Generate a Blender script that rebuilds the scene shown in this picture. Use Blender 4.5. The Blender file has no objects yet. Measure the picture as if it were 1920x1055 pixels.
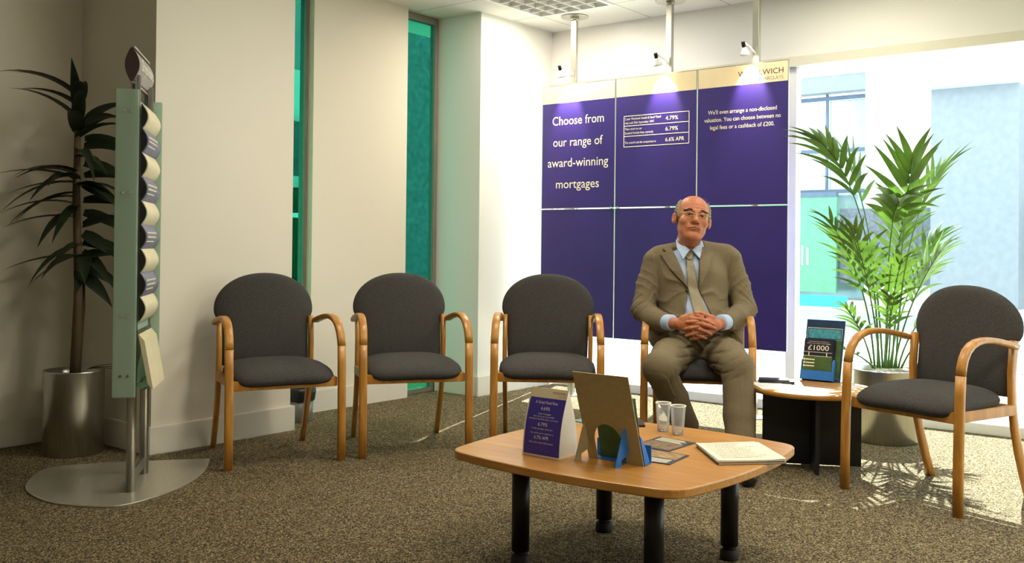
import bpy, bmesh, math, random
import numpy as np
from mathutils import Vector, Matrix
random.seed(7)
R = math.radians
SC = bpy.context.scene
COL = SC.collection

# ------------------------------------------------------------------ camera, sky, sun, exposure
CAMZ = 1.02
YAW, PITCH, ROLL, FPX, PCX, PCY = R(38.48), R(0.515), R(0.62), 1848.0, 959.0, 445.0
FL = Vector((math.cos(YAW), math.sin(YAW), 0)); RI = Vector((math.sin(YAW), -math.cos(YAW), 0)); UP = Vector((0, 0, 1))
_f = FL*math.cos(PITCH)+UP*math.sin(PITCH); _u = UP*math.cos(PITCH)-FL*math.sin(PITCH)
_r = RI*math.cos(ROLL)+_u*math.sin(ROLL); _u = _u*math.cos(ROLL)-RI*math.sin(ROLL)
cam = bpy.data.objects.new('camera', bpy.data.cameras.new('camera')); COL.objects.link(cam)
cam.matrix_world = Matrix(((_r.x, _u.x, -_f.x, 0), (_r.y, _u.y, -_f.y, 0), (_r.z, _u.z, -_f.z, CAMZ), (0, 0, 0, 1)))
cam.data.sensor_width = 36; cam.data.lens = 36*FPX/1920
cam.data.shift_x = (960-PCX)/1920; cam.data.shift_y = -(527.5-PCY)/1920
cam.data.clip_start = .05; cam.data.clip_end = 300
SC.camera = cam
SC.view_settings.view_transform = 'Standard'; SC.view_settings.look = 'None'
SC.view_settings.exposure = 0.42; SC.view_settings.gamma = 1.0; SC.view_settings.use_curve_mapping = False
SC.cycles.use_denoising = True
SC.cycles.max_bounces = 10; SC.cycles.transparent_max_bounces = 16

def at(px, py, d):
    """the point at horizontal distance d from the camera station that lies in the direction measured on the photograph"""
    v = _r*((px-PCX)/FPX)-_u*((py-PCY)/FPX)+_f
    return Vector((0, 0, CAMZ))+v*(d/v.dot(FL))

world = bpy.data.worlds.new('sky'); SC.world = world; world.use_nodes = True
wn = world.node_tree.nodes; wl = world.node_tree.links
bg = wn['Background']
tc = wn.new('ShaderNodeTexCoord'); sx = wn.new('ShaderNodeSeparateXYZ'); cr = wn.new('ShaderNodeValToRGB')
wl.new(tc.outputs['Generated'], sx.inputs[0]); wl.new(sx.outputs['Z'], cr.inputs[0]); wl.new(cr.outputs[0], bg.inputs['Color'])
cr.color_ramp.elements[0].color = (.95, .97, 1, 1); cr.color_ramp.elements[1].color = (.62, .78, 1, 1)
bg.inputs['Strength'].default_value = 3.2
sun = bpy.data.objects.new('sun', bpy.data.lights.new('sun', 'SUN')); COL.objects.link(sun)
sun.data.energy = 21.0; sun.data.angle = R(.53); sun.data.color = (1, .975, .94)
_sd = Vector((.946*math.cos(R(42.5)), .324*math.cos(R(42.5)), math.sin(R(42.5))))
sun.rotation_euler = _sd.to_track_quat('Z', 'Y').to_euler()
LAMP_W = 20.0       # each ceiling luminaire
SPOT_W = 28.0       # each display spotlight

# ------------------------------------------------------------------ materials
def lin(c):
    c = c/255
    return c/12.92 if c <= .04045 else ((c+.055)/1.055)**2.4
def rgb(r, g, b): return (lin(r), lin(g), lin(b), 1)
def mat(name, col, rough=.6, metal=0, var=.06, scale=8., bump=0., bscale=200., spec=.5, stretch=None, trans=0, **kw):
    m = bpy.data.materials.new(name); m.use_nodes = True
    n, l = m.node_tree.nodes, m.node_tree.links
    b = n['Principled BSDF']; c = rgb(*col)
    t = n.new('ShaderNodeTexCoord'); mp = n.new('ShaderNodeMapping'); l.new(t.outputs['Object'], mp.inputs[0])
    if stretch: mp.inputs['Scale'].default_value = stretch
    nz = n.new('ShaderNodeTexNoise'); nz.inputs['Scale'].default_value = scale; nz.inputs['Detail'].default_value = 4
    l.new(mp.outputs[0], nz.inputs['Vector'])
    r = n.new('ShaderNodeValToRGB'); l.new(nz.outputs['Fac'], r.inputs[0])
    r.color_ramp.elements[0].position = .3; r.color_ramp.elements[1].position = .7
    r.color_ramp.elements[0].color = tuple(x*(1-var) for x in c[:3])+(1,)
    r.color_ramp.elements[1].color = tuple(min(1, x*(1+var)) for x in c[:3])+(1,)
    l.new(r.outputs[0], b.inputs['Base Color'])
    b.inputs['Roughness'].default_value = rough; b.inputs['Metallic'].default_value = metal
    b.inputs['Specular IOR Level'].default_value = spec
    if bump:
        bn = n.new('ShaderNodeTexNoise'); bn.inputs['Scale'].default_value = bscale; bn.inputs['Detail'].default_value = 2
        l.new(mp.outputs[0], bn.inputs['Vector'])
        bp = n.new('ShaderNodeBump'); bp.inputs['Strength'].default_value = bump; bp.inputs['Distance'].default_value = .004
        l.new(bn.outputs['Fac'], bp.inputs['Height']); l.new(bp.outputs[0], b.inputs['Normal'])
    if trans:
        tr = n.new('ShaderNodeBsdfTranslucent'); l.new(r.outputs[0], tr.inputs['Color'])
        mx = n.new('ShaderNodeMixShader'); mx.inputs[0].default_value = trans
        l.new(b.outputs[0], mx.inputs[1]); l.new(tr.outputs[0], mx.inputs[2]); l.new(mx.outputs[0], n['Material Output'].inputs['Surface'])
    return m
def emit(name, col, s):
    m = bpy.data.materials.new(name); m.use_nodes = True
    n, l = m.node_tree.nodes, m.node_tree.links
    e = n.new('ShaderNodeEmission'); e.inputs[0].default_value = rgb(*col); e.inputs[1].default_value = s
    l.new(e.outputs[0], n['Material Output'].inputs['Surface']); return m
def glass(name, tint, gloss=.08, rough=.0, diff=0, dcol=(255, 255, 255)):
    """thin sheet: tinted see-through + reflection (+ some frosting)"""
    m = bpy.data.materials.new(name); m.use_nodes = True
    n, l = m.node_tree.nodes, m.node_tree.links
    t = n.new('ShaderNodeBsdfTransparent'); t.inputs[0].default_value = rgb(*tint)
    g = n.new('ShaderNodeBsdfGlossy'); g.inputs['Roughness'].default_value = rough
    lw = n.new('ShaderNodeLayerWeight'); lw.inputs['Blend'].default_value = gloss*2.2
    x = n.new('ShaderNodeMixShader'); l.new(lw.outputs['Fresnel'], x.inputs[0]); l.new(t.outputs[0], x.inputs[1]); l.new(g.outputs[0], x.inputs[2])
    out = x
    if diff:
        d = n.new('ShaderNodeBsdfDiffuse'); d.inputs[0].default_value = rgb(*dcol)
        tl = n.new('ShaderNodeBsdfTranslucent'); tl.inputs[0].default_value = rgb(*dcol)
        a = n.new('ShaderNodeMixShader'); a.inputs[0].default_value = .5; l.new(d.outputs[0], a.inputs[1]); l.new(tl.outputs[0], a.inputs[2])
        y = n.new('ShaderNodeMixShader'); y.inputs[0].default_value = diff; l.new(x.outputs[0], y.inputs[1]); l.new(a.outputs[0], y.inputs[2]); out = y
    l.new(out.outputs[0], n['Material Output'].inputs['Surface']); return m

def carpet_mat():
    m = mat('carpet_loops', (110, 96, 72), .95, var=.1, spec=.1)
    n, l = m.node_tree.nodes, m.node_tree.links; b = n['Principled BSDF']
    t = n.new('ShaderNodeTexCoord')
    v = n.new('ShaderNodeTexVoronoi'); v.inputs['Scale'].default_value = 215; l.new(t.outputs['Object'], v.inputs['Vector'])
    s = n.new('ShaderNodeSeparateColor'); l.new(v.outputs['Color'], s.inputs[0])
    r = n.new('ShaderNodeValToRGB'); l.new(s.outputs[0], r.inputs[0]); cr = r.color_ramp; cr.interpolation = 'CONSTANT'
    cols = [(0, (46, 40, 30)), (.22, (98, 86, 60)), (.42, (130, 116, 84)), (.6, (76, 67, 56)), (.74, (160, 147, 114)), (.88, (108, 90, 62))]
    cr.elements[0].color = rgb(*cols[0][1]); cr.elements[1].position = cols[1][0]; cr.elements[1].color = rgb(*cols[1][1])
    for p, c in cols[2:]: e = cr.elements.new(p); e.color = rgb(*c)
    l.new(r.outputs[0], b.inputs['Base Color'])
    bp = n.new('ShaderNodeBump'); bp.inputs['Strength'].default_value = .6; bp.inputs['Distance'].default_value = .004; bp.invert = True
    l.new(v.outputs['Distance'], bp.inputs['Height']); l.new(bp.outputs[0], b.inputs['Normal']); return m
def ceiling_mat():
    m = mat('ceiling_tile', (226, 222, 210), .85, var=.02, scale=3)
    n, l = m.node_tree.nodes, m.node_tree.links; b = n['Principled BSDF']
    t = n.new('ShaderNodeTexCoord'); sp = n.new('ShaderNodeSeparateXYZ'); l.new(t.outputs['Object'], sp.inputs[0])
    fs = []
    for ax, off in (('X', 5.44), ('Y', 4.09)):
        a = n.new('ShaderNodeMath'); a.operation = 'SUBTRACT'; l.new(sp.outputs[ax], a.inputs[0]); a.inputs[1].default_value = off-60
        w = n.new('ShaderNodeMath'); w.operation = 'MODULO'; l.new(a.outputs[0], w.inputs[0]); w.inputs[1].default_value = .6
        c = n.new('ShaderNodeMath'); c.operation = 'LESS_THAN'; l.new(w.outputs[0], c.inputs[0]); c.inputs[1].default_value = .006; fs.append(c)
    mx = n.new('ShaderNodeMath'); mx.operation = 'MAXIMUM'; l.new(fs[0].outputs[0], mx.inputs[0]); l.new(fs[1].outputs[0], mx.inputs[1])
    mi = n.new('ShaderNodeMix'); mi.data_type = 'RGBA'; l.new(mx.outputs[0], mi.inputs[0])
    mi.inputs[6].default_value = rgb(232, 229, 218); mi.inputs[7].default_value = rgb(150, 140, 124); l.new(mi.outputs[2], b.inputs['Base Color']); return m
def wood_mat(name, a, b_, sc=(1.2, 14, 14), rough=.35, w=30.):
    m = mat(name, a, rough, var=.1, scale=6, stretch=sc)
    n, l = m.node_tree.nodes, m.node_tree.links; b = n['Principled BSDF']
    t = n.new('ShaderNodeTexCoord'); mp = n.new('ShaderNodeMapping'); mp.inputs['Scale'].default_value = sc; l.new(t.outputs['Object'], mp.inputs[0])
    nz = n.new('ShaderNodeTexNoise'); nz.inputs['Scale'].default_value = w/6; nz.inputs['Detail'].default_value = 6; nz.inputs['Distortion'].default_value = .6; l.new(mp.outputs[0], nz.inputs['Vector'])
    r = n.new('ShaderNodeValToRGB'); l.new(nz.outputs['Fac'], r.inputs[0])
    r.color_ramp.elements[0].position = .35; r.color_ramp.elements[1].position = .65
    r.color_ramp.elements[0].color = rgb(*a); r.color_ramp.elements[1].color = rgb(*b_)
    l.new(r.outputs[0], b.inputs['Base Color']); return m

M = dict(
    carpet=carpet_mat(), ceiling=ceiling_mat(),
    wall=mat('painted_plaster', (222, 214, 196), .75, var=.015, scale=2, bump=.05, bscale=60),
    wall_white=mat('white_painted_wall', (232, 230, 222), .7, var=.012, scale=2),
    skirting=mat('skirting_gloss', (226, 219, 202), .4, var=.015),
    beam=mat('beam_paint', (214, 210, 190), .6, var=.02),
    alu=mat('brushed_aluminium', (196, 194, 184), .38, 1, var=.08, scale=5, stretch=(30, 30, 1)),
    steel=mat('brushed_steel', (178, 176, 170), .3, 1, var=.1, scale=5, stretch=(30, 30, 1.5)),
    steel_plate=mat('satin_steel_plate', (196, 190, 172), .3, .7, var=.06, scale=4, stretch=(2, 30, 2)),
    frame_grey=mat('grey_window_frame', (136, 130, 118), .5, .3, var=.05),
    frame_white=mat('white_window_frame', (228, 228, 224), .5, var=.03),
    charcoal=mat('charcoal_wool', (74, 72, 69), .95, var=.4, scale=330, bump=.6, bscale=420, spec=.1),
    beech=wood_mat('beech_bentwood', (168, 112, 40), (192, 136, 58), (6, 6, 1.2), .35),
    beech_top=wood_mat('beech_table_top', (176, 122, 54), (192, 138, 68), (9, 1.0, 9), .32),
    black=mat('black_laminate', (20, 20, 21), .5, var=.2), black_gloss=mat('black_metal', (24, 24, 26), .3, .3, var=.2),
    rubber=mat('black_rubber', (16, 16, 16), .7), 
    violet_lit_copy=mat('violet_print_lit_copy', (66, 50, 150), .5, var=.05, scale=3), violet=mat('violet_print', (48, 34, 112), .42, var=.08, scale=3), cream=mat('cream_print', (226, 208, 168), .5, var=.03),  # tent card copy of the violet, brightened where the lamps fall short
    text=mat('cream_lettering', (240, 232, 205), .5, var=.01), text_dark=mat('plum_lettering', (74, 20, 60), .5), text_grey=mat('grey_lettering', (128, 132, 140), .5),
    teal_mark=mat('teal_mark', (40, 150, 160), .5),
    card=mat('white_card', (226, 218, 200), .7, var=.03), greyboard=mat('grey_board', (172, 156, 112), .85, var=.05, scale=60),
    blue_card=mat('blue_card', (40, 112, 196), .5, var=.05), green_card=mat('green_card', (62, 92, 40), .55, var=.25, scale=25),
    navy=mat('navy_print', (26, 52, 84), .4, var=.2, scale=30), dark_print=mat('dark_print', (30, 34, 48), .4, var=.2),
    teal_print=mat('teal_print', (70, 150, 165), .4, var=.3, scale=60),
    paper=mat('white_paper', (238, 234, 224), .8, var=.02), paper_cream=mat('cream_paper', (226, 216, 190), .8, var=.03),
    ink=mat('ink', (128, 126, 124), .8),
    leaflet_cream=mat('cream_leaflet', (214, 204, 168), .6, var=.05, scale=14), leaflet_blue=mat('slate_blue_leaflet', (112, 114, 134), .55, var=.12, scale=20),
    maroon=mat('dark_maroon_plastic', (70, 50, 48), .4), sign_face=mat('grey_sign_face', (150, 144, 140), .45, var=.05),
    frost=glass('frosted_green_glass', (212, 234, 220), .06, .1, .66, (214, 230, 214)),
    pocket=glass('clear_acrylic', (226, 238, 230), .08, .05),
    cup=glass('clear_plastic_cup', (238, 240, 238), .16, .05, .2, (235, 238, 240)),
    window=glass('window_glass', (244, 250, 248), .03), teal_glass=glass('teal_glass', (112, 190, 168), .03),
    lens=glass('spectacle_lens', (232, 236, 232), .06),
    dark_leaf=mat('dark_green_leaf', (38, 50, 30), .4, var=.3, scale=12, trans=.15), palm_leaf=mat('palm_leaf', (84, 116, 40), .4, var=.4, scale=9, trans=.34),
    palm_stem=mat('palm_stem', (96, 128, 58), .5, var=.2, trans=.15), bark=mat('brown_cane', (92, 74, 52), .8, var=.3), soil=mat('dark_soil', (36, 30, 24), .95, var=.4, scale=80, bump=1, bscale=60),
    bag=mat('black_bin_bag', (22, 22, 22), .35, var=.2), bin=mat('silver_bin', (150, 150, 148), .35, .7),
    suit=mat('olive_brown_suit', (114, 101, 77), .85, var=.1, scale=140, bump=.25, bscale=500, spec=.2), suit_dark=mat('suit_lining', (52, 44, 36), .8),
    shirt=mat('pale_blue_shirt', (168, 186, 212), .8, var=.04, scale=80), tie=mat('grey_gold_tie', (140, 128, 98), .45, var=.12, scale=120),
    skin=mat('skin', (174, 104, 66), .5, var=.08, scale=40, bump=.1, bscale=160), lips=mat('lip_skin', (138, 74, 54), .5), eyebrow_hair=mat('brow_hair', (66, 54, 42), .8),
    hair=mat('grey_brown_hair', (140, 126, 104), .7, var=.35, scale=60, stretch=(6, 6, 1), bump=.6, bscale=160),
    eye=mat('shaded_eye_white', (168, 150, 132), .25), iris=mat('dark_iris', (48, 40, 34), .2), gold=mat('gold_wire', (206, 190, 150), .25, 1), shoe=mat('dark_shoe_leather', (40, 30, 30), .3),  # eye white darkened, its colour holds the shade over the eyes
    pale_stone=mat('pale_stone_cladding', (232, 232, 228), .8, var=.03), granite=mat('grey_granite', (118, 122, 128), .7, var=.3, scale=14), soffit=mat('grey_soffit', (150, 156, 158), .7),
    mullion=mat('grey_blue_mullion', (96, 112, 130), .5), bay_glass=mat('sky_reflecting_pane', (196, 216, 218), .12, .35, var=.2, scale=1.2),
    green_board=mat('pale_green_board', (112, 178, 136), .6, var=.1), white_mark=mat('white_mark', (240, 244, 240), .6),
    road=mat('pale_road', (172, 184, 200), .9, var=.05), pavement=mat('pale_paving', (216, 214, 208), .9, var=.06, scale=3), kerb=mat('grey_kerb', (150, 150, 150), .9, var=.2, scale=40), cyan=mat('cyan_barrier_paint', (70, 190, 214), .6, var=.04),
    slate=mat('slate_roof', (84, 100, 104), .8, var=.3, scale=30), hedge=mat('dark_hedge', (44, 70, 44), .9, var=.4, scale=20), blue_paint=mat('blue_painted_panel', (36, 70, 150), .6),
    lamp_white=mat('white_louvre', (240, 240, 236), .4), reflector=mat('louvre_reflector', (70, 62, 44), .25, .8, var=.3, scale=12), tube=emit('lamp_tube', (255, 236, 200), .8), bulb=emit('halogen_bulb', (255, 238, 205), 30.0),
    chrome=mat('chrome', (215, 212, 205), .15, 1), wallet=mat('black_leather', (24, 20, 24), .4), brochure=mat('brochure_print', (120, 92, 58), .4, var=.75, scale=22, stretch=(1, 3, 1)), brochure_b=mat('brochure_print_pale', (150, 118, 70), .4, var=.8, scale=30, stretch=(3, 1, 1)),
)

# ------------------------------------------------------------------ mesh helpers
class MB:
    """collects shapes into one mesh with material slots"""
    def __init__(s): s.v = []; s.f = []; s.m = []; s.sm = []
    def add(s, vs, fs, mi=0, smooth=False):
        o = len(s.v); s.v += [tuple(v) for v in vs]
        for f in fs: s.f.append(tuple(i+o for i in f)); s.m.append(mi); s.sm.append(smooth)
        return s
    def box(s, lo, hi, mi=0, bev=0.):
        (a, b, c), (d, e, f) = lo, hi
        if bev <= 0:
            vs = [(a, b, c), (d, b, c), (d, e, c), (a, e, c), (a, b, f), (d, b, f), (d, e, f), (a, e, f)]
            return s.add(vs, [(0, 3, 2, 1), (4, 5, 6, 7), (0, 1, 5, 4), (1, 2, 6, 5), (2, 3, 7, 6), (3, 0, 4, 7)], mi)
        bm = bmesh.new(); bmesh.ops.create_cube(bm, size=1)
        for v in bm.verts: v.co = Vector(((a+d)/2+v.co.x*(d-a), (b+e)/2+v.co.y*(e-b), (c+f)/2+v.co.z*(f-c)))
        bmesh.ops.bevel(bm, geom=bm.edges[:], offset=bev, segments=2, affect='EDGES'); s.bm(bm, mi); return s
    def bm(s, bm, mi=0, smooth=False):
        bm.verts.index_update(); s.add([v.co[:] for v in bm.verts], [[v.index for v in f.verts] for f in bm.faces], mi, smooth); bm.free(); return s
    def rings(s, rs, mi=0, smooth=True, cap=True, closed=True):
        n = len(rs[0]); vs = [p for r in rs for p in r]; fs = []
        for i in range(len(rs)-1):
            for j in range(n if closed else n-1):
                k = (j+1) % n; fs.append((i*n+j, i*n+k, (i+1)*n+k, (i+1)*n+j))
        s.add(vs, fs, mi, smooth)
        if cap and closed:
            s.add(rs[0], [tuple(range(n))[::-1]], mi); s.add(rs[-1], [tuple(range(n))], mi)
        return s
    def lathe(s, prof, c=(0, 0, 0), n=40, mi=0, cap=True, smooth=True):
        return s.rings([[(c[0]+r*math.cos(2*math.pi*j/n), c[1]+r*math.sin(2*math.pi*j/n), c[2]+z) for j in range(n)] for r, z in prof], mi, smooth, cap)
    def tube(s, pts, rad, n=10, mi=0, cap=True):
        pts = [Vector(p) for p in pts]; rad = rad if hasattr(rad, '__len__') else [rad]*len(pts)
        t0 = (pts[1]-pts[0]).normalized(); u = t0.orthogonal().normalized(); rs = []
        for i, p in enumerate(pts):
            t = (pts[min(i+1, len(pts)-1)]-pts[max(i-1, 0)]).normalized(); u = (u-t*u.dot(t)).normalized(); w = t.cross(u)
            rs.append([tuple(p+(u*math.cos(2*math.pi*j/n)+w*math.sin(2*math.pi*j/n))*rad[i]) for j in range(n)])
        return s.rings(rs, mi, True, cap)
    def ribbon(s, pts, side, w, t, mi=0, rnd=.3):
        """bar of rounded rectangular section w (along side) x t swept along pts"""
        pts = [Vector(p) for p in pts]; side = Vector(side).normalized(); rs = []
        sec = []; c = min(w, t)*rnd
        for (a, b, q) in ((1, 1, 0), (-1, 1, 1), (-1, -1, 2), (1, -1, 3)):
            for k in range(3):
                th = (q+k/2)*math.pi/2; sec.append((a*(w/2-c)+c*math.cos(th), b*(t/2-c)+c*math.sin(th)))
        for i, p in enumerate(pts):
            tg = (pts[min(i+1, len(pts)-1)]-pts[max(i-1, 0)]).normalized(); nm = tg.cross(side).normalized()
            rs.append([tuple(p+side*a+nm*b) for a, b in sec])
        return s.rings(rs, mi, True)
    def prism(s, poly, z0, z1, mi=0, mi_side=None):
        n = len(poly); s.add([(x, y, z1) for x, y in poly], [tuple(range(n))], mi); s.add([(x, y, z0) for x, y in poly], [tuple(range(n))[::-1]], mi)
        return s.add([(x, y, z0) for x, y in poly]+[(x, y, z1) for x, y in poly], [(j, (j+1) % n, n+(j+1) % n, n+j) for j in range(n)], mi if mi_side is None else mi_side)
    def pillow(s, outline, t, off=None, p=6., rings=9, mi=0):
        """closed cushion: outline [(u,v)] star-shaped about its mean, half thickness t, off(u,v)->depth shift; local u=x, v=z, depth=y"""
        n = len(outline); cu = sum(o[0] for o in outline)/n; cv = sum(o[1] for o in outline)/n; off = off or (lambda u, v: 0)
        rs = []
        for sgn in (-1, 1):
            for k in range(rings+1):
                r = 1-(1-k/rings)**2 if sgn < 0 else 1-(k/rings)**2
                r = max(r, .02); d = t*(max(0, 1-r**p))**.5
                rs.append([(cu+(a-cu)*r, sgn*d+off(cu+(a-cu)*r, cv+(b-cv)*r), cv+(b-cv)*r) for a, b in outline])
        return s.rings(rs, mi, True)
    def xf(s, mtx): s.v = [tuple(mtx @ Vector(v)) for v in s.v]; return s
    def build(s, name, mats, parent=None, loc=None, rot=None, bevel=0., fix=True):
        me = bpy.data.meshes.new(name); me.from_pydata(s.v, [], s.f)
        for m in (mats if isinstance(mats, (list, tuple)) else [mats]): me.materials.append(M[m] if isinstance(m, str) else m)
        for p, mi, sm in zip(me.polygons, s.m, s.sm): p.material_index = mi; p.use_smooth = sm
        bm = bmesh.new(); bm.from_mesh(me); bmesh.ops.remove_doubles(bm, verts=bm.verts, dist=1e-6)
        if fix: bmesh.ops.recalc_face_normals(bm, faces=bm.faces)
        bm.to_mesh(me); bm.free(); me.update()
        o = bpy.data.objects.new(name, me); COL.objects.link(o)
        if parent: o.parent = parent
        if loc is not None: o.location = loc
        if rot is not None: o.rotation_euler = rot
        if bevel:
            b = o.modifiers.new('bevel', 'BEVEL'); b.width = bevel; b.segments = 2; b.limit_method = 'ANGLE'; b.angle_limit = R(50)
        return o

def tag(o, label, cat, group=None, kind=None):
    o['label'] = label; o['category'] = cat
    if group: o['group'] = group
    if kind: o['kind'] = kind
    return o
def thing(name, loc, label, cat, rz=0, group=None):
    o = bpy.data.objects.new(name, None); COL.objects.link(o); o.location = loc; o.rotation_euler = (0, 0, rz); o.empty_display_size = .1
    return tag(o, label, cat, group)
def struct(o, kind='structure'): o['kind'] = kind; return o
def dup(root):
    r = root.copy(); COL.objects.link(r)
    for ch in root.children:
        c = ch.copy(); COL.objects.link(c); c.parent = r
        for g in ch.children: d = g.copy(); COL.objects.link(d); d.parent = c
    return r

def words(lines, O, U, V, mats, name, parent, depth=.0006):
    """lines = [(text, x, y, cap height, align, max width, material index)] -> one lettering mesh in the plane O + x U + y V"""
    O, U, V = Vector(O), Vector(U), Vector(V); N = U.cross(V); mb = MB()
    dg = bpy.context.evaluated_depsgraph_get()
    for (t, x, y, h, al, mw, mi) in lines:
        cu = bpy.data.curves.new('t', 'FONT'); cu.body = t; cu.size = h/.72; cu.resolution_u = 3; cu.extrude = 0
        ob = bpy.data.objects.new('t', cu); COL.objects.link(ob); bpy.context.view_layer.update()
        me = ob.to_mesh(); vs = [v.co.copy() for v in me.vertices]; fs = [tuple(p.vertices) for p in me.polygons]
        if vs:
            x0 = min(v.x for v in vs); x1 = max(v.x for v in vs); k = mw/(x1-x0) if mw else 1
            sh = {'l': 0, 'c': -.5, 'r': -1}[al]*(x1-x0)*k
            mb.add([tuple(O+U*(x+sh+(v.x-x0)*k)+V*(y+v.y)+N*depth) for v in vs], fs, mi)
        ob.to_mesh_clear(); COL.objects.unlink(ob); bpy.data.objects.remove(ob); bpy.data.curves.remove(cu)
    return mb.build(name, mats, parent, fix=False)

# ------------------------------------------------------------------ the room
CZ = 2.614
def bx(name, lo, hi, m, bev=0, kind='structure', parent=None):
    o = MB().box(lo, hi, 0, bev).build(name, m, parent)
    if kind and not parent: o['kind'] = kind
    return o
bx('floor', (-3, -3.6, -.1), (6.02, 5.2, 0), 'carpet')
LUM = [(5.14, 3.79), (3.34, 2.59), (3.34, .79), (3.34, -1.01), (1.54, .19), (5.14, 1.99)]      # recesses in the tile grid; last one unseen, added to brighten the window wall
cm = MB(); gx_ = [-3]+[5.44-.6*k for k in range(14, -2, -1)]+[6.2]; gy_ = [-3.6]+[4.09-.6*k for k in range(12, -2, -1)]+[5.2]
for xa, xb in zip(gx_[:-1], gx_[1:]):
    for ya, yb in zip(gy_[:-1], gy_[1:]):
        if not any(abs((xa+xb)/2-u) < .1 and abs((ya+yb)/2-v) < .1 for u, v in LUM): cm.add([(xa, ya, CZ), (xa, yb, CZ), (xb, yb, CZ), (xb, ya, CZ)], [(0, 1, 2, 3)])
struct(cm.box((-3, -3.6, CZ+.13), (6.2, 5.2, CZ+.2)).build('ceiling', 'ceiling', None, fix=False))
bx('wall_left', (2.641, 4.30, 0), (3.48, 5.1, CZ), 'wall')
bx('wall_left', (3.915, 4.655, 0), (4.72, 4.735, CZ), 'wall')
bx('wall_left', (5.10, 4.336, 0), (5.93, 4.776, CZ), 'wall_white')
bx('wall_back', (-3, 5.0, 0), (2.641, 5.15, CZ), 'wall')
bx('wall_right', (-3, -3.72, 0), (6.1, -3.6, CZ), 'wall')
bx('wall_rear', (-3.12, -3.6, 0), (-3, 5.2, CZ), 'wall')
bx('wall_window', (5.915, -3.6, 2.225), (6.12, 4.336, CZ), 'wall_white')
bx('trim_1', (5.895, -3.6, 2.165), (6.12, 4.336, 2.222), 'beam')
def skirt(name, pts_lo_hi):
    mb = MB()
    for lo, hi in pts_lo_hi: mb.box(lo, hi, 0, .004)
    return struct(mb.build(name, 'skirting'))
skirt('baseboard_left', [((2.621, 4.28, 0), (3.50, 4.30, .137)), ((2.621, 4.30, 0), (2.641, 4.99, .137)), ((3.48, 4.30, 0), (3.50, 4.72, .137))])
skirt('baseboard_left', [((3.90, 4.637, 0), (4.738, 4.655, .137)), ((3.897, 4.655, 0), (3.915, 4.73, .137)), ((4.72, 4.655, 0), (4.738, 4.73, .137))])
skirt('baseboard_left', [((5.082, 4.318, 0), (5.90, 4.336, .137)), ((5.082, 4.336, 0), (5.10, 4.72, .137))])
skirt('baseboard_back', [((-3, 4.98, 0), (2.62, 5.0, .137))])
skirt('baseboard_right', [((-3, -3.6, 0), (5.9, -3.58, .137))])
skirt('baseboard_rear', [((-3, -3.58, 0), (-2.98, 4.98, .137))])

def window(name, panes, bars, gm, fm):
    w = bpy.data.objects.new(name, None); COL.objects.link(w); w['kind'] = 'structure'
    for lo, hi in panes: MB().box(lo, hi).build('pane', gm, w)
    for lo, hi in bars: MB().box(lo, hi, 0, .003).build('frame', fm, w)
    return w
window('window_1', [((5.985, -3.55, .06), (5.991, .86, 2.165)), ((5.985, .92, .06), (5.991, 2.455, 2.165)), ((5.985, 2.515, .06), (5.991, 4.29, 2.165))],
       [((5.95, -3.6, 0), (6.03, 4.336, .06)), ((5.95, 2.455, .06), (6.03, 2.515, 2.165)), ((5.95, 4.29, .06), (6.03, 4.336, 2.165)), ((5.95, .86, .06), (6.03, .92, 2.165)), ((5.95, -3.6, .06), (6.03, -3.55, 2.165))], 'window', 'frame_white')
window('window_2', [((3.48, 4.722, .03), (3.896, 4.728, 2.57))],
       [((3.893, 4.70, .0), (3.914, 4.76, CZ)), ((3.48, 4.70, 0), (3.893, 4.76, .03)), ((3.48, 4.70, 2.57), (3.893, 4.76, CZ))], 'teal_glass', 'frame_grey')
window('window_3', [((4.72, 4.745, .03), (5.066, 4.751, 2.565))],
       [((5.062, 4.728, 0), (5.098, 4.775, CZ)), ((4.72, 4.728, 0), (5.062, 4.775, .03)), ((4.72, 4.722, 2.565), (5.062, 4.775, CZ))], 'teal_glass', 'frame_grey')

# ------------------------------------------------------------------ ceiling luminaires (lit tubes above a louvre)
def luminaire(cx, cy, label, power=1.0):
    t = thing('ceiling_light', (cx, cy, CZ), label, 'ceiling light', 0, 'louvred ceiling lights')
    f = MB(); s = .3
    for lo, hi in (((-s, -s, -.012), (s, -s+.022, .03)), ((-s, s-.022, -.012), (s, s, .03)), ((-s, -s+.022, -.012), (-s+.022, s-.022, .03)), ((s-.022, -s+.022, -.012), (s, s-.022, .03))): f.box(lo, hi)
    f.build('frame', 'lamp_white', t)
    l = MB()
    for k in range(1, 5):
        p = -s+.022+k*(2*s-.044)/5
        l.box((-s+.022, p-.004, -.010), (s-.022, p+.004, .052)); l.box((p-.004, -s+.022, -.0102), (p+.004, s-.022, .0518))
    l.build('louvre', 'lamp_white', t)
    hs_ = MB().box((-s, -s, .10), (s, s, .11))
    for lo, hi in (((-s, -s, .03), (s, -s+.006, .1)), ((-s, s-.006, .03), (s, s, .1)), ((-s, -s, .03), (-s+.006, s, .1)), ((s-.006, -s, .03), (s, s, .1))): hs_.box(lo, hi)
    hs_.build('reflector', 'reflector', t)
    for y in (-.18, -.06, .06, .18): MB().tube([(-.26, y, .062), (.26, y, .062)], .013, 10).build('lamp_tube', 'tube', t)
    ld = bpy.data.lights.new('luminaire_light', 'AREA'); ld.shape = 'SQUARE'; ld.size = .54; ld.energy = LAMP_W*power; ld.color = (1, .92, .78)
    lo = bpy.data.objects.new('luminaire_light', ld); COL.objects.link(lo); lo.parent = t; lo.location = (0, 0, -.014)
    return t
luminaire(5.14, 3.79, 'square louvred ceiling light in front of the display boards')
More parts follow.
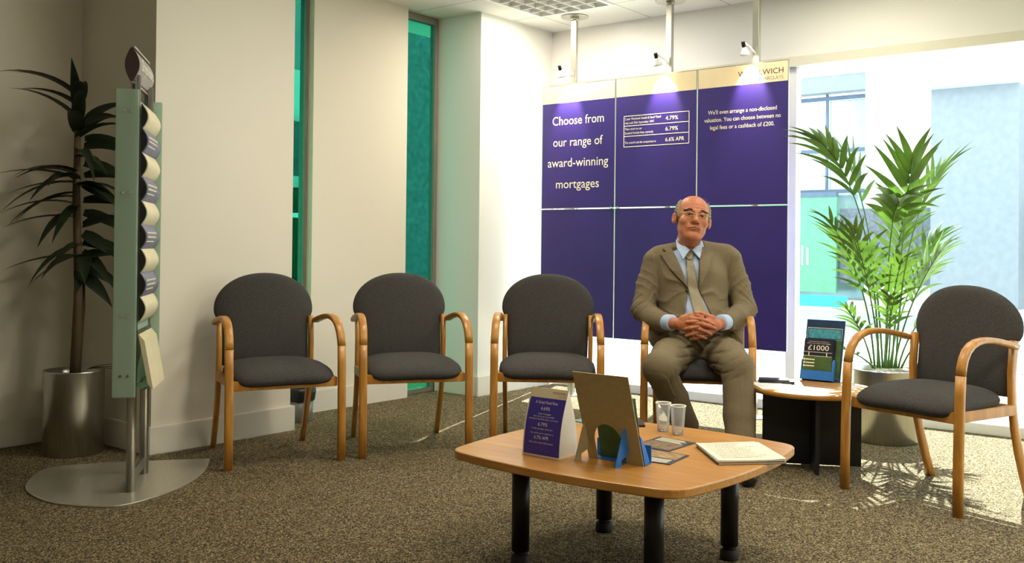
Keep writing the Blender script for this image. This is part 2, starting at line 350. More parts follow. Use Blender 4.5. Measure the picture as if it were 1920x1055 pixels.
for i, (x, y) in enumerate(LUM[1:]):
    luminaire(x, y, ['louvred ceiling light above the chairs', 'louvred ceiling light beyond the coffee table', 'louvred ceiling light near the right wall', 'louvred ceiling light above the open carpet', 'added louvred ceiling light out of view above the seated man'][i], .55 if x > 5 else 1.0)

# ------------------------------------------------------------------ outside
struct(bx('ground', (6.02, -30, -.3), (9.2, 7, -.02), 'pavement'))
struct(bx('road', (9.35, -30, -.3), (17.0, 30, -.06), 'road')); struct(bx('trim_2', (9.2, -30, -.3), (9.35, 30, -.01), 'kerb'))
struct(bx('ground', (17.0, -30, -.3), (40, 30, -.0), 'pavement')); struct(bx('ground', (-6, 5.2, -.35), (17, 30, -.07), 'granite'))
tag(bx('barrier', (17.3, 6.2, 0), (17.38, 11, .2), 'cyan', kind=None), 'low cyan strip barrier along the far side of the road', 'barrier')
b = thing('building', (20, 7, 0), 'pale stone building across the street with a glazed bay', 'building')
MB().box((0, -22, 1.85), (.8, -.2, 7.5)).box((0, -22, 0), (.8, -.2, 1.85)).box((0, -.2, 4.62), (.8, 5, 7.5)).build('wall', 'pale_stone', b)
MB().box((-.05, -22, .35), (0, .28, 1.86)).build('plinth', 'granite', b)
MB().box((.02, -.2, 4.28), (.5, 5, 4.62)).build('canopy_soffit', 'soffit', b)
MB().box((-1.2, -3.2, 4.0), (0, -1.62, 7.5)).build('corner_block', 'pale_stone', b); MB().box((-.9, -3.2, 0), (0, -1.72, 4.0)).build('corner_pier', 'soffit', b)
for k, y in enumerate((-.2, .68, 1.56, 2.4)):
    fr = MB().box((.3, y, 2.2), (.36, y+.05, 4.28)).build('mullion', 'mullion', b)
for z in (4.15, 3.05, 2.2): MB().box((.28, -.2, z), (.36, 5, z+.08)).build('transom', 'mullion', b)
for k, (y0, y1) in enumerate(((-.15, .68), (.73, 1.56), (1.61, 2.4), (2.45, 5))):
    for z0, z1 in ((3.13, 4.15), (2.28, 3.05)): MB().box((.4, y0, z0), (.44, y1, z1)).build('pane', 'bay_glass', b)
MB().box((.42, -.2, 0), (.8, 5, 2.2)).build('lower_wall', 'bay_glass', b)
h = thing('hoarding', (19.8, 8.6, 0), 'pale green shopfront hoarding with white stripes across the street', 'hoarding')
MB().box((0, -1.3, .15), (.08, 2.5, 2.1)).build('board', 'green_board', h)
mk = MB()
for k in range(7): mk.box((-.012, .28+k*.09, .75), (-.004, .32+k*.09, 1.75+.04*(k % 3)))
for k in range(6): mk.box((-.012, -.72+k*.11, .7), (-.004, -.68+k*.11, 1.18-.05*abs(k-2.5)))
for yc in (.95, .62):
    ring = [[(-.012+dx, yc+r*math.cos(a), .86+r*1.15*math.sin(a)) for a in [2*math.pi*i/24 for i in range(24)]] for dx, r in ((0, .13), (0, .07), (.008, .07), (.008, .13), (0, .13))]
    mk.rings(ring, 0, False, False); mk.box((-.012, yc-.14, .62), (-.004, yc-.08, .9))
mk.box((-.012, .2, 1.78), (-.004, 1.3, 1.84)).box((-.012, .6, 1.4), (-.004, 1.3, 1.46)).build('white_marks', 'white_mark', h)
MB().box((-.02, -1.3, 2.1), (.1, 2.5, 2.2)).build('top_rail', 'mullion', h)
# seen through the two teal slits
nb = thing('building', (7.6, 9.0, 0), 'neighbouring building with slate roof seen through the narrow teal window', 'building')
MB().box((-3, .3, 3.07), (.9, 1, 6)).build('upper_wall', 'soffit', nb)
MB().box((-3, .2, 2.44), (.9, .9, 3.07)).build('pale_wall', 'pale_stone', nb)
for x in (-1.6, -1.0, -.4, .2): MB().box((x, .12, 2.44), (x+.1, .2, 3.0)).build('pilaster', 'soffit', nb)
MB().box((-3, .05, 1.8), (.9, .3, 2.44)).build('slate_roof', 'slate', nb); MB().box((-3, 0, 1.67), (.9, .3, 1.8)).build('gutter_band', 'pale_stone', nb)
MB().box((-3, .1, 0), (.9, .4, 1.67)).build('lower_wall', 'soffit', nb)
MB().box((.9, -.3, -.1), (5, 1, 6)).build('flank_wall', 'granite', nb)
tag(bx('hedge', (4.6, 8.55, 0), (8.4, 8.9, 1.6), 'hedge', kind=None), 'dark green hedge seen low through the narrow teal window', 'hedge')
tag(bx('blue_panel', (4.6, 8.2, 0), (8.4, 8.25, .6), 'blue_paint', kind=None), 'blue painted panel low behind the narrow teal window', 'panel')
tag(MB().box((4.6, 8.3, 1.3), (8.4, 8.34, 1.35)).box((4.6, 8.3, -.02), (4.64, 8.34, 1.3)).box((8.36, 8.3, -.02), (8.4, 8.34, 1.3)).build('railing', 'white_mark'), 'thin white rail in front of the hedge', 'railing')

# ------------------------------------------------------------------ armchairs
def make_chair():
    t = thing('armchair', (0, 0, 0), 'x', 'chair', 0, 'charcoal reception armchairs with beech arms')
    W = .262
    for s in (-1, 1):
        MB().ribbon([(s*W, .268, 0), (s*W, .267, .15), (s*W, .264, .32), (s*W, .259, .46), (s*W, .254, .54)], (1, 0, 0), .038, .026).build('front_leg', 'beech', t)
        pts = [(.254, .54), (.247, .572), (.234, .604), (.212, .632), (.182, .652), (.145, .664), (.10, .669), (.05, .668), (0, .662), (-.05, .653), (-.10, .643), (-.14, .633)]
        a = MB().ribbon([(s*(W-.0012*i), y, z) for i, (y, z) in enumerate(pts)], (1, 0, 0), .038, .024).build('armrest', 'beech', t)
        MB().tube([(s*(W-.012), -.125, .63), (s*.228, -.155, .628)], .007, 8).build('arm_bracket', 'chrome', a)
        MB().ribbon([(s*.226, -.285, 0), (s*.226, -.242, .10), (s*.226, -.205, .20), (s*.227, -.174, .30), (s*.228, -.155, .40), (s*.228, -.15, .52), (s*.228, -.166, .655)], (1, 0, 0), .024, .04).build('rear_leg', 'beech', t)
    f = MB().box((-.244, .232, .35), (.244, .252, .395), 0, .003)
    for s in (-1, 1): f.box((s*.236-.009, -.15, .352), (s*.236+.009, .232, .395), 0, .003)
    f.box((-.226, -.158, .352), (.226, -.14, .395), 0, .003).build('seat_frame', 'beech', t)
    def sq(a, p=5.2):
        c, s = math.cos(a), math.sin(a); return (abs(c)**(2/p)*(1 if c > 0 else -1), abs(s)**(2/p)*(1 if s > 0 else -1))
    out = []
    for k in range(72):
        c, s = sq(2*math.pi*k/72); out.append((c*(.242-.018*(s < 0)*abs(s)), .072+s*.212))
    mb = MB().pillow(out, .050, lambda u, v: -.010*(1-(u/.24)**2), 4.2, 12)
    mb.v = [(x, z, .412-y-(0.03*max(0, (z-.05)/.24)**2)) for x, y, z in mb.v]
    mb.build('seat', 'charcoal', t)
    prof = [(.425, .212), (.47, .215), (.55, .216), (.605, .217), (.632, .219), (.648, .226), (.662, .238), (.68, .2455), (.70, .2475)]
    rt = [(w, z) for z, w in prof]
    for k in range(1, 15):
        a = k/15*math.pi/2; rt.append((.2475*math.cos(a)**.92, .70+.178*math.sin(a)**.98))
    out = rt+[(0, .878)]+[(-u, v) for u, v in rt[::-1]]
    mb = MB().pillow(out, .027, lambda u, v: .028*(u/.23)**2, 7.0, 10)
    mb.xf(Matrix.Translation((0, -.132, .43)) @ Matrix.Rotation(R(8), 4, 'X') @ Matrix.Translation((0, 0, -.43)) @ Matrix.Diagonal((1, -1, 1, 1)))
    mb.build('backrest', 'charcoal', t)
    return t
proto = make_chair()
def chair(first, front, face, label):
    c = proto if first else dup(proto)
    fx, fy = face; n = math.hypot(fx, fy); fx, fy = fx/n, fy/n
    c.location = (front[0]-.268*fx, front[1]-.268*fy, 0); c.rotation_euler = (0, 0, math.atan2(-fx, fy)); c['label'] = label
    return c
chair(True, (2.923, 3.635), (-.41, -.912), 'empty charcoal armchair with beech arms beside the leaflet stand, farthest left of the row')
chair(False, (3.47, 3.333), (-.561, -.828), 'empty charcoal armchair second from the leaflet stand, in front of the wide teal window')
chair(False, (3.911, 2.875), (-.806, -.592), 'empty charcoal armchair immediately left of the seated man, behind the tent card')
chair(False, (4.379, 2.300), (-.885, -.465), 'charcoal armchair the man in the suit is sitting on')
chair(False, (4.118, 1.256), (-.948, .32), 'empty charcoal armchair at the right edge, seen side on beside the potted palm')

# ------------------------------------------------------------------ coffee table
def bowed_square(c, sag, cut, n=14):
    pts = []
    cs = [(c, -c), (c, c), (-c, c), (-c, -c)]
    for k in range(4):
        (x0, y0), (x1, y1) = cs[k], cs[(k+1) % 4]
        nx, ny = (y1-y0), -(x1-x0); L = math.hypot(nx, ny); nx, ny = nx/L, ny/L
        def P(t): b = sag*(1-(2*t-1)**2); return (x0+(x1-x0)*t+nx*b, y0+(y1-y0)*t+ny*b)
        pts += [P(cut+(1-2*cut)*j/n) for j in range(n+1)]
        a = P(1-cut); (x2, y2) = cs[(k+2) % 4]; nx2, ny2 = (y2-y1), -(x2-x1); nx2, ny2 = nx2/L, ny2/L
        b = sag*(1-(2*cut-1)**2); e = (x1+(x2-x1)*cut+nx2*b, y1+(y2-y1)*cut+ny2*b); q = (x1+ (a[0]+e[0]-2*x1)*-.0, y1)
        for j in range(1, 5):
            t = j/5; pts.append(((1-t)**2*a[0]+2*t*(1-t)*x1+t*t*e[0], (1-t)**2*a[1]+2*t*(1-t)*y1+t*t*e[1]))
    return pts
T = .37
ct = thing('coffee_table', (2.755, 1.70, 0), 'low beech coffee table with bowed edges and black tube legs', 'table')
MB().prism(bowed_square(.408, .045, .07), T-.026, T).build('tabletop', 'beech_top', ct, bevel=.004)
for sx_, sy_ in ((-1, -1), (-1, 1), (1, 1), (1, -1)):
    lg = MB().lathe([(.029, .045), (.029, T-.028)], (sx_*.245, sy_*.245, 0), 24).build('leg', 'black_gloss', ct)
    MB().lathe([(.020, .030), (.020, .046)], (sx_*.245, sy_*.245, 0), 24).lathe([(.030, 0), (.031, .006), (.029, .03), (.024, .034)], (sx_*.245, sy_*.245, 0), 24).build('foot', 'rubber', lg)
    MB().lathe([(.04, T-.034), (.04, T-.0265)], (sx_*.245, sy_*.245, 0), 24).build('mounting_plate', 'black_gloss', lg)

# tent card
def V3(*a): return Vector(a)
tcd = thing('tent_card', (2.508, 1.83, T), 'purple and cream tent card with mortgage rates on the coffee table', 'card')
hh, ww, dd = .205, .142, .10
def front_pt(v):   # profile of the slightly bellied front sheet: v 0..1 up
    return -dd/2+dd*.5*v-.012*math.sin(math.pi*v)
rows = 12; mbc = MB()
for side in (-1, 1):
    pr_ = [(front_pt(v/rows), v/rows*hh) for v in range(rows+1)]+[(-front_pt(v/rows)*.98, v/rows*hh) for v in range(rows, -1, -1)]
mbc.rings([[(x, -ww/2, z) for x, z in pr_], [(x, ww/2, z) for x, z in pr_]], 0, False, True)
mbc.build('card', 'card', tcd)
def on_front(y, v, off): 
    e = 1e-3; dx = (front_pt(v+e)-front_pt(v-e))/(2*e); nv = Vector((-hh, 0, dx)).normalized(); return Vector((front_pt(v), y, v*hh))+nv*off
def front_strip(name, v0, v1, m, off, y0=-ww/2+.0, y1=ww/2):
    n = 10; mb = MB()
    rs = [[tuple(on_front(y, v0+(v1-v0)*i/n, o)) for (y, o) in ((y0, off), (y1, off), (y1, off*.2), (y0, off*.2))] for i in range(n+1)]
    return mb.rings(rs, 0, False).build(name, m, tcd)
front_strip('purple_face', .02, .855, 'violet_lit_copy', .0006, -ww/2+.001, ww/2-.005); front_strip('cream_header', .856, .995, 'cream', .0006)
def card_words(lines, name, m):
    """text laid on the curved front: x to the viewer's right is -y"""
    o = words(lines, (0, 0, 0), (1, 0, 0), (0, 1, 0), m, name, tcd, 0)
    for v in o.data.vertices: v.co = on_front(-v.co.x, v.co.y/hh, .0012)
    return o
card_words([('A Great Fixed Rate', 0, .158, .0085, 'c', .085, 0), ('4.69%', 0, .139, .0105, 'c', .036, 0), ('2 year mortgages', 0, .126, .005, 'c', .05, 0), ('then revert to our rate until 2009', 0, .118, .0045, 'c', .08, 0), ('Standard Variable Rate, currently', 0, .110, .0045, 'c', .112, 0),
            ('6.79%', 0, .092, .0105, 'c', .036, 0), ('for the remainder of the term', 0, .081, .005, 'c', .08, 0), ('The overall cost for comparison is', 0, .068, .0045, 'c', .088, 0), ('6.7% APR', 0, .052, .0105, 'c', .055, 0), ('Ask us for more information', 0, .039, .0055, 'c', .092, 0)], 'lettering', 'text')
card_words([('WOOLWICH', .064, .190, .006, 'r', .05, 0), ('BARCLAYS', .064, .181, .0035, 'r', .026, 1)], 'logo', ['text_dark', 'text_grey'])

# leaflet dispenser seen from behind
dz = math.atan2(-.045, .999)
dp = thing('leaflet_dispenser', (2.548, 1.611, T), 'grey board leaflet dispenser seen from behind on the coffee table', 'leaflet holder', 0)
W2, H2, th = .098, .29, R(19)
def ds(y, h, o=0): return (-math.sin(th)*h+o*math.cos(th), y, math.cos(th)*h+o*math.sin(th))   # sheet leaning back towards -x
# back sheet with an arched cut-out
def sheet_poly():
    arc = [(.012+.052*math.cos(a), .03+.065*math.sin(a)+.03) for a in [math.pi*k/12 for k in range(13)]]
    return [(-W2, 0), (-.04, 0)]+[(y, h) for y, h in arc[::-1]]+[(.064, 0), (W2, 0), (W2, H2), (-W2, H2)]
def slab(poly, o0, o1, mp, mb=None):
    mb = mb or MB(); n = len(poly)
    from mathutils.geometry import tessellate_polygon
    tr = tessellate_polygon([[Vector((a, b, 0)) for a, b in poly]])
    mb.add([mp(a, b, o0) for a, b in poly], tr); mb.add([mp(a, b, o1) for a, b in poly], [t[::-1] for t in tr])
    return mb.add([mp(a, b, o0) for a, b in poly]+[mp(a, b, o1) for a, b in poly], [(j, (j+1) % n, n+(j+1) % n, n+j) for j in range(n)])
slab(sheet_poly(), -.0015, .0015, ds).build('back_sheet', 'greyboard', dp)
slab([(-W2, .0), (W2, 0), (W2, H2-.004), (-W2, H2-.004)], .0018, .0026, lambda a, b, o: ds(a*.99, b if b > .1 else b+.16, o)).build('front_print', 'navy', dp)
def strut(y, m):
    # easel leg: hinge up the sheet, foot out behind (-x)
    poly = [(0, .115), (-.016, .10), (-.085, .0), (-.052, .0), (-.046, .02), (-.012, .03), (0, .05)]
    def mp(a, b, o): x0 = -math.sin(th)*b/math.cos(th); return (x0+a*.9+.0*b-.002, y+o-a*.12, b)
    return slab(poly, -.0012, .0012, mp).build('easel_strut', m, dp)
strut(.088, 'greyboard'); strut(-.056, 'blue_card')
pk = MB()
for lo, hi in (((.004, -.092, 0), (.006, -.088, .1)), ((.004, .088, 0), (.006, .092, .1))): pass
pk.box((.004, -.097, .001), (.045, .097, .004)).box((.043, -.097, .004), (.046, .097, .055)).build('tray', 'blue_card', dp)
for y_ in (-.0995, .0995): slab([(.003, .001), (.030, .001), (.022, .05), (.012, .085), (.003, .10)], -.0015, .0015, lambda a, b, o: ds(y_+o, b, a)).build('tray_side', 'blue_card', dp)
for k in range(3):
    lf = MB().box((0, -.07, 0), (.0025, .07, .2)).build('leaflet', ['green_card', 'green_card', 'dark_print'][k], None, (2.572+.006*k, 1.611, T+.0045), (0, -R(13), 0))
    tag(lf, ['green leaflet standing in the grey dispenser, nearest its back board', 'green leaflet standing in the middle of the grey dispenser', 'dark leaflet standing foremost in the grey dispenser'][k], 'leaflet', 'leaflets in the grey dispenser')

# plastic cups
def cup(x, y, label):
    t = thing('plastic_cup', (x, y, T), label, 'cup', 0, 'clear plastic cups')
    MB().lathe([(.0185, .004), (.0185, 0), (.0195, 0), (.0225, .04), (.0262, .098)], n=36, cap=False).lathe([(.0, .004), (.0185, .004)], n=36, cap=False).build('cup_wall', 'cup', t)
    MB().lathe([(.0262, .097), (.0278, .098), (.0284, .100), (.0276, .102), (.0258, .1005), (.0256, .098)], n=36, cap=False).build('rim', 'paper', t)
cup(3.085, 1.755, 'clear plastic cup on the coffee table, nearer the grey dispenser'); cup(3.062, 1.683, 'clear plastic cup on the coffee table, nearer the notepad')

def flat(name, pts, z, h, m, label, cat, group=None, parent=None):
    """thin sheet or booklet from its four corners"""
    o = MB().prism(pts, z, z+h).build(name, m, parent)
    if not parent: tag(o, label, cat, group)
    return o
def booklet(pts, z, ma, mb_, label, group):
    c = sum((Vector(p) for p in pts), Vector((0, 0)))/4
    t = thing('brochure', (c.x, c.y, z), label, 'brochure', 0, group); q = [(p[0]-c.x, p[1]-c.y) for p in pts]
    MB().prism(q, 0, .002).build('cover', 'dark_print', t)
    L = lambda a, b, k: (a[0]+(b[0]-a[0])*k, a[1]+(b[1]-a[1])*k)
    a0, a1 = L(q[0], q[1], .06), L(q[3], q[2], .06); b0, b1 = L(q[0], q[1], .6), L(q[3], q[2], .6)
    MB().prism([L(a0, a1, .06), L(b0, b1, .06), L(b0, b1, .94), L(a0, a1, .94)], .002, .0024).build('cover_picture', ma, t)
    st = MB()
    for k in range(4):
        u, w = .66+.08*k, .70+.08*k; p0, p1, p2, p3 = L(q[0], q[1], u), L(q[0], q[1], w), L(q[3], q[2], w), L(q[3], q[2], u)
        st.prism([L(p0, p3, .1), L(p1, p2, .1), L(p1, p2, .85-.1*(k % 2)), L(p0, p3, .85-.1*(k % 2))], .002, .0024)
    st.build('cover_stripes', mb_, t)
booklet([(2.80, 1.70), (2.985, 1.71), (2.964, 1.561), (2.781, 1.562)], T, 'brochure', 'leaflet_cream', 'dark brochure on the coffee table just in front of the cups', 'brochures on the coffee table')
booklet([(2.772, 1.482), (2.617, 1.465), (2.60, 1.62), (2.78, 1.64)], T+.0004, 'brochure_b', 'paper_cream', 'dark brochure with pale stripes beside the blue strut of the dispenser', 'brochures on the coffee table')
flat('brochure', [(3.01, 2.0), (3.03, 2.10), (3.12, 2.10), (3.1, 1.99)], T, .003, 'teal_print', 'teal brochure on the far edge of the coffee table behind the tent card', 'brochure')
pn = MB().box((-.06, -.012, 0), (.06, .012, .007), 0, .002).build('spectacle_case', 'wallet', None, (3.15, 1.885, T), (0, 0, R(35)))
tag(pn, 'slim dark case near the far edge of the table behind the dispenser', 'case')
# notepads
def pad(pts, z, h, label):
    c = sum((Vector(p) for p in pts), Vector((0, 0)))/4; q = [(p[0]-c.x, p[1]-c.y) for p in pts]
    t = thing('notepad', (c.x, c.y, z), label, 'notepad', 0, 'stacked notepads')
    MB().prism(q, 0, .0012).build('cover', 'dark_print', t); MB().prism([(x*.99, y*.99) for x, y in q], .0013, h).build('pages', 'paper_cream', t)
    return t
A = [(2.712, 1.352), (2.915, 1.533), (3.075, 1.40), (2.868, 1.205)]
pad(A, T, .007, 'bottom notepad of the cream stack on the coffee table')
pad([(x-.004, y+.002) for x, y in A], T+.0072, .005, 'upper notepad of the cream stack under the written sheet')
ps = thing('paper_sheet', (2.89, 1.372, T+.0125), 'handwritten cream sheet on top of the notepads', 'paper')
n = 10; g = []
e1, e2 = Vector((2.907-2.712, 1.531-1.352)), Vector((2.868-2.712, 1.205-1.352))
o2 = Vector((2.712-2.89, 1.352-1.372))
def sheet_pt(u, v, dz_=0): p = o2+e1*u+e2*v; return (p.x, p.y, .0006+.006*max(0, v-.75)**2*8*(1-u)+.004*max(0, .15-v)*2+dz_)
MB().add([sheet_pt(i/n, j/n) for i in range(n+1) for j in range(n+1)], [(i*(n+1)+j, (i+1)*(n+1)+j, (i+1)*(n+1)+j+1, i*(n+1)+j+1) for i in range(n) for j in range(n)]).build('sheet', 'paper_cream', ps)
wr = MB(); rr = random.Random(3)
for k in range(13):
    u = .93-.066*k; v = .1
    while v < .9-.35*rr.random():
        L = .02+.04*rr.random(); a, b = sheet_pt(u, v, .0006), sheet_pt(u, v+L, .0006); w_ = .0016+.0012*rr.random()
        wr.add([(a[0], a[1], a[2]), (b[0], b[1], b[2]), (b[0]+w_, b[1]+w_, b[2]), (a[0]+w_, a[1]+w_, a[2])], [(0, 1, 2, 3)]); v += L+.012
wr.build('handwriting', 'ink', ps)

# ------------------------------------------------------------------ side table
sd = thing('side_table', (4.55, 1.79, 0), 'small round beech side table on a black cross base between the chairs', 'table')
MB().lathe([(.272, T-.024), (.285, T-.021), (.285, T-.003), (.282, T), (0, T)], n=64, cap=False).lathe([(0, T-.024), (.272, T-.024)], n=64, cap=False).build('tabletop', 'beech_top', sd)
for k, a in enumerate((R(-62), R(28))):
    L = (.225, .235)[k]
    p = MB().box((-L, -.009, .006), (L if k else -.0095, .009, T-.0245), 0, .001)
    if not k: p.box((.0095, -.009, .006), (L, .009, T-.0245), 0, .001)
    pn_ = p.build('base_panel', 'black', sd, None, (0, 0, a))
TS = T
flat('paper_sheet', [(4.31, 1.93), (4.50, 2.09), (4.62, 1.95), (4.40, 1.78)], TS, .002, 'paper', 'white papers under the wallet on the side table', 'paper', 'white papers on the side table')
flat('paper_sheet', [(4.40, 2.09), (4.63, 2.06), (4.62, 1.93), (4.42, 1.93)], TS+.0022, .0016, 'paper', 'white sheet poking out over the left edge of the side table', 'paper', 'white papers on the side table')
wt = thing('wallet', (4.57, 1.975, TS+.004), 'black leather wallet lying on the papers on the side table', 'wallet', R(-62))
MB().box((-.085, -.05, 0), (.085, .05, .009), 0, .004).build('lower_half', 'wallet', wt); MB().box((-.083, -.048, .0095), (.06, .048, .016), 0, .003).build('upper_half', 'wallet', wt)
# leaflet holder on the side table
lh = thing('leaflet_holder', (4.762, 1.835, TS), 'blue leaflet holder standing on the round side table', 'leaflet holder')
tl = R(13)
def lp(y, h, o): return (.02+math.sin(tl)*h-o*math.cos(tl), y, math.cos(tl)*h+o*math.sin(tl))   # o: towards the viewer (-x)
def lrect(mb, y0, y1, h0, h1, o0, o1, mi=0):
    vs = [lp(y, h, o) for o in (o0, o1) for (y, h) in ((y0, h0), (y1, h0), (y1, h1), (y0, h1))]
    return mb.add(vs, [(0, 1, 2, 3), (7, 6, 5, 4), (0, 4, 5, 1), (1, 5, 6, 2), (2, 6, 7, 3), (3, 7, 4, 0)], mi)
lrect(MB(), -.098, .096, 0, .305, 0, .004).build('backing', 'blue_card', lh)
lrect(MB(), -.0975, .0955, .002, .304, .0042, .0048).build('backing_print', 'navy', lh)
lrect(lrect(MB(), -.09, -.062, .02, .21, .005, .0056), -.09, .09, .012, .05, .005, .0056).build('green_print', 'green_card', lh)
fr = MB()
for a in ((-.088, .088, .262, .2645), (-.088, .088, .205, .2065), (-.088, -.0865, .2065, .262), (.0865, .088, .2065, .262)): lrect(fr, a[0], a[1], a[2], a[3], .005, .0056)
fr.build('print_border', 'text', lh)
lrect(MB(), -.082, .082, .212, .258, .005, .0054).build('print_panel', 'teal_print', lh)
tr_ = MB(); lrect(tr_, -.062, .096, .001, .046, .030, .034); lrect(tr_, -.062, .096, .0005, .004, .005, .031)
lrect(tr_, .092, .096, .001, .1, .005, .031); tr_.build('tray', 'blue_card', lh)
sw = MB(); poly = [(.006, .001), (.036, .001), (.036, .085), (.032, .1), (.022, .108), (.012, .1), (.006, .085)]
sw.add([lp(-.062, h, o) for o, h in poly]+[lp(-.068, h, o) for o, h in poly], [tuple(range(7)), tuple(range(13, 6, -1))]+[(j, (j+1) % 7, 7+(j+1) % 7, 7+j) for j in range(7)]).build('tray_side', 'blue_card', lh)
lf = thing('leaflet', (4.762, 1.835, TS), 'dark and green leaflet with large cream thousand pound figure, in the blue holder', 'leaflet')
lrect(MB(), -.058, .090, .0045, .205, .0062, .0285).build('pages', 'dark_print', lf)
lrect(MB(), -.0575, .0895, .046, .118, .0287, .0292).build('green_print', 'green_card', lf)
br = MB()
for a in ((-.055, .088, .118, .1195), (-.055, .088, .137, .1385)): lrect(br, a[0], a[1], a[2], a[3], .0293, .0297)
for k in range(3): lrect(br, .03, .075, .098-.016*k, .103-.016*k, .0293, .0297); lrect(br, .078, .086, .096-.016*k, .105-.016*k, .0293, .0297)
for a in ((.06, .064, .1195, .137), (-.03, -.026, .1195, .137)): lrect(br, a[0], a[1], a[2], a[3], .0293, .0297)
br.build('printed_lines', 'text', lf)
U = Vector((0, -1, 0)); Vv = Vector((math.sin(tl), 0, math.cos(tl)))
words([('£1000', 0, .148, .026, 'c', .105, 0), ('You could be in line for a cash gift of up to', 0, .189, .0045, 'c', .10, 0), ('when you take a mortgage', 0, .180, .005, 'c', .12, 0)], lp(.016, 0, .0292), U, Vv, 'text', 'lettering', lf)

# ------------------------------------------------------------------ display boards on ceiling-to-floor posts, with spotlights
PX = 5.55
BY = [4.146, 3.5375, 2.9335, 2.334]
names = [('top left display board reading Choose from our range of award-winning mortgages', 'plain purple display board at the bottom left, behind the third chair'),
         ('top middle display board with the small table of rates', 'plain purple display board at the bottom middle, left of the seated man'),
         ('top right display board with the plum logo on its cream band', 'plain purple display board at the bottom right, behind the seated man')]
Ub, Vb = Vector((0, -1, 0)), Vector((0, 0, 1))
for k in range(3):
    y1, y0 = BY[k]-.004, BY[k+1]+.006
    for lvl, (z0, z1) in enumerate(((1.288, 2.138), (.42, 1.276))):
        t = thing('display_board', (PX, (y0+y1)/2, z0), names[k][lvl], 'display board', 0, 'purple display boards'); hw = (y1-y0)/2; hz = z1-z0
        MB().box((0, -hw, 0), (.008, hw, hz), 0, .001).build('panel', 'violet', t)
        e = MB()
        for a in (((-.001, -hw-.003, -.003), (.009, -hw, hz+.003)), ((-.001, hw, -.003), (.009, hw+.003, hz+.003)), ((-.001, -hw, hz), (.009, hw, hz+.003)), ((-.001, -hw, -.003), (.009, hw, 0))): e.box(*a)
        e.build('edge_trim', 'alu', t)
        for yy in (-hw+.02, hw-.02): MB().lathe([(.008, -.014), (.008, .014)], n=16).xf(Matrix.Translation((-.002, yy, -.006 if lvl == 0 else hz+.006)) @ Matrix.Rotation(R(90), 4, 'Y')).build('clip', 'chrome', t) if (k, lvl) in ((0, 0), (1, 0)) and yy*(1-2*k) < 0 else None
        if lvl == 0:
            MB().box((-.0012, -hw+.002, hz-.122), (-.0002, hw-.002, hz-.002)).build('header_band', 'cream', t)
            O = Vector((-.0004, 0, 0))
            if k == 0:
                words([('Choose from', 0, .575, .062, 'c', .425, 0), ('our range of', 0, .427, .062, 'c', .41, 0), ('award-winning', 0, .285, .062, 'c', .50, 0), ('mortgages', 0, .137, .062, 'c', .355, 0)], O, Ub, Vb, 'text', 'lettering', t)
            if k == 1:
                g = MB(); L_, R_, B_, T_ = .235, -.245, .395, .597
                for za in (B_, B_+.069, B_+.137, T_): g.box((-.0012, R_, za-.002), (-.0002, L_, za+.002))
                for ya in (L_, R_): g.box((-.0012, ya-.002, B_), (-.0003, ya+.002, T_))
                g.build('table_rules', 'text', t)
                words([('2 year Woolwich Switch & Save* Fixed', -.228, .571, .015, 'l', .27, 0), ('rate until 30th September 2007', -.228, .545, .015, 'l', .22, 0), ('4.79%', .077, .552, .026, 'l', .09, 0),
                       ('Then revert to our', -.228, .505, .015, 'l', .13, 0), ('Standard Variable Rate, currently', -.228, .478, .015, 'l', .215, 0), ('6.79%', .077, .484, .026, 'l', .09, 0),
                       ('The overall cost for comparison is', -.228, .415, .015, 'l', .235, 0), ('6.6% APR', .077, .415, .026, 'l', .135, 0)], O, Ub, Vb, 'text', 'lettering', t)
            if k == 2:
                words([("We'll even arrange a non-disclosed", 0, .562, .026, 'c', .45, 0), ('valuation. You can choose between no', 0, .515, .026, 'c', .50, 0), ('legal fees or a cashback of £200.', 0, .468, .026, 'c', .42, 0)], O, Ub, Vb, 'text', 'lettering', t)
                words([('WOOLWICH', .265, .777, .034, 'r', .29, 0), ('BARCLAYS', .265, .743, .021, 'r', .135, 1), ('A', .085, .743, .018, 'r', .012, 1)], (-.0014, 0, 0), Ub, Vb, ['text_dark', 'text_grey'], 'logo', t)
                MB().add([(-.0022, -.10, .768), (-.0022, -.128, .764), (-.0022, -.124, .746), (-.0022, -.112, .738), (-.0022, -.101, .748)], [(0, 1, 2, 3, 4)]).build('teal_emblem', 'teal_mark', t)
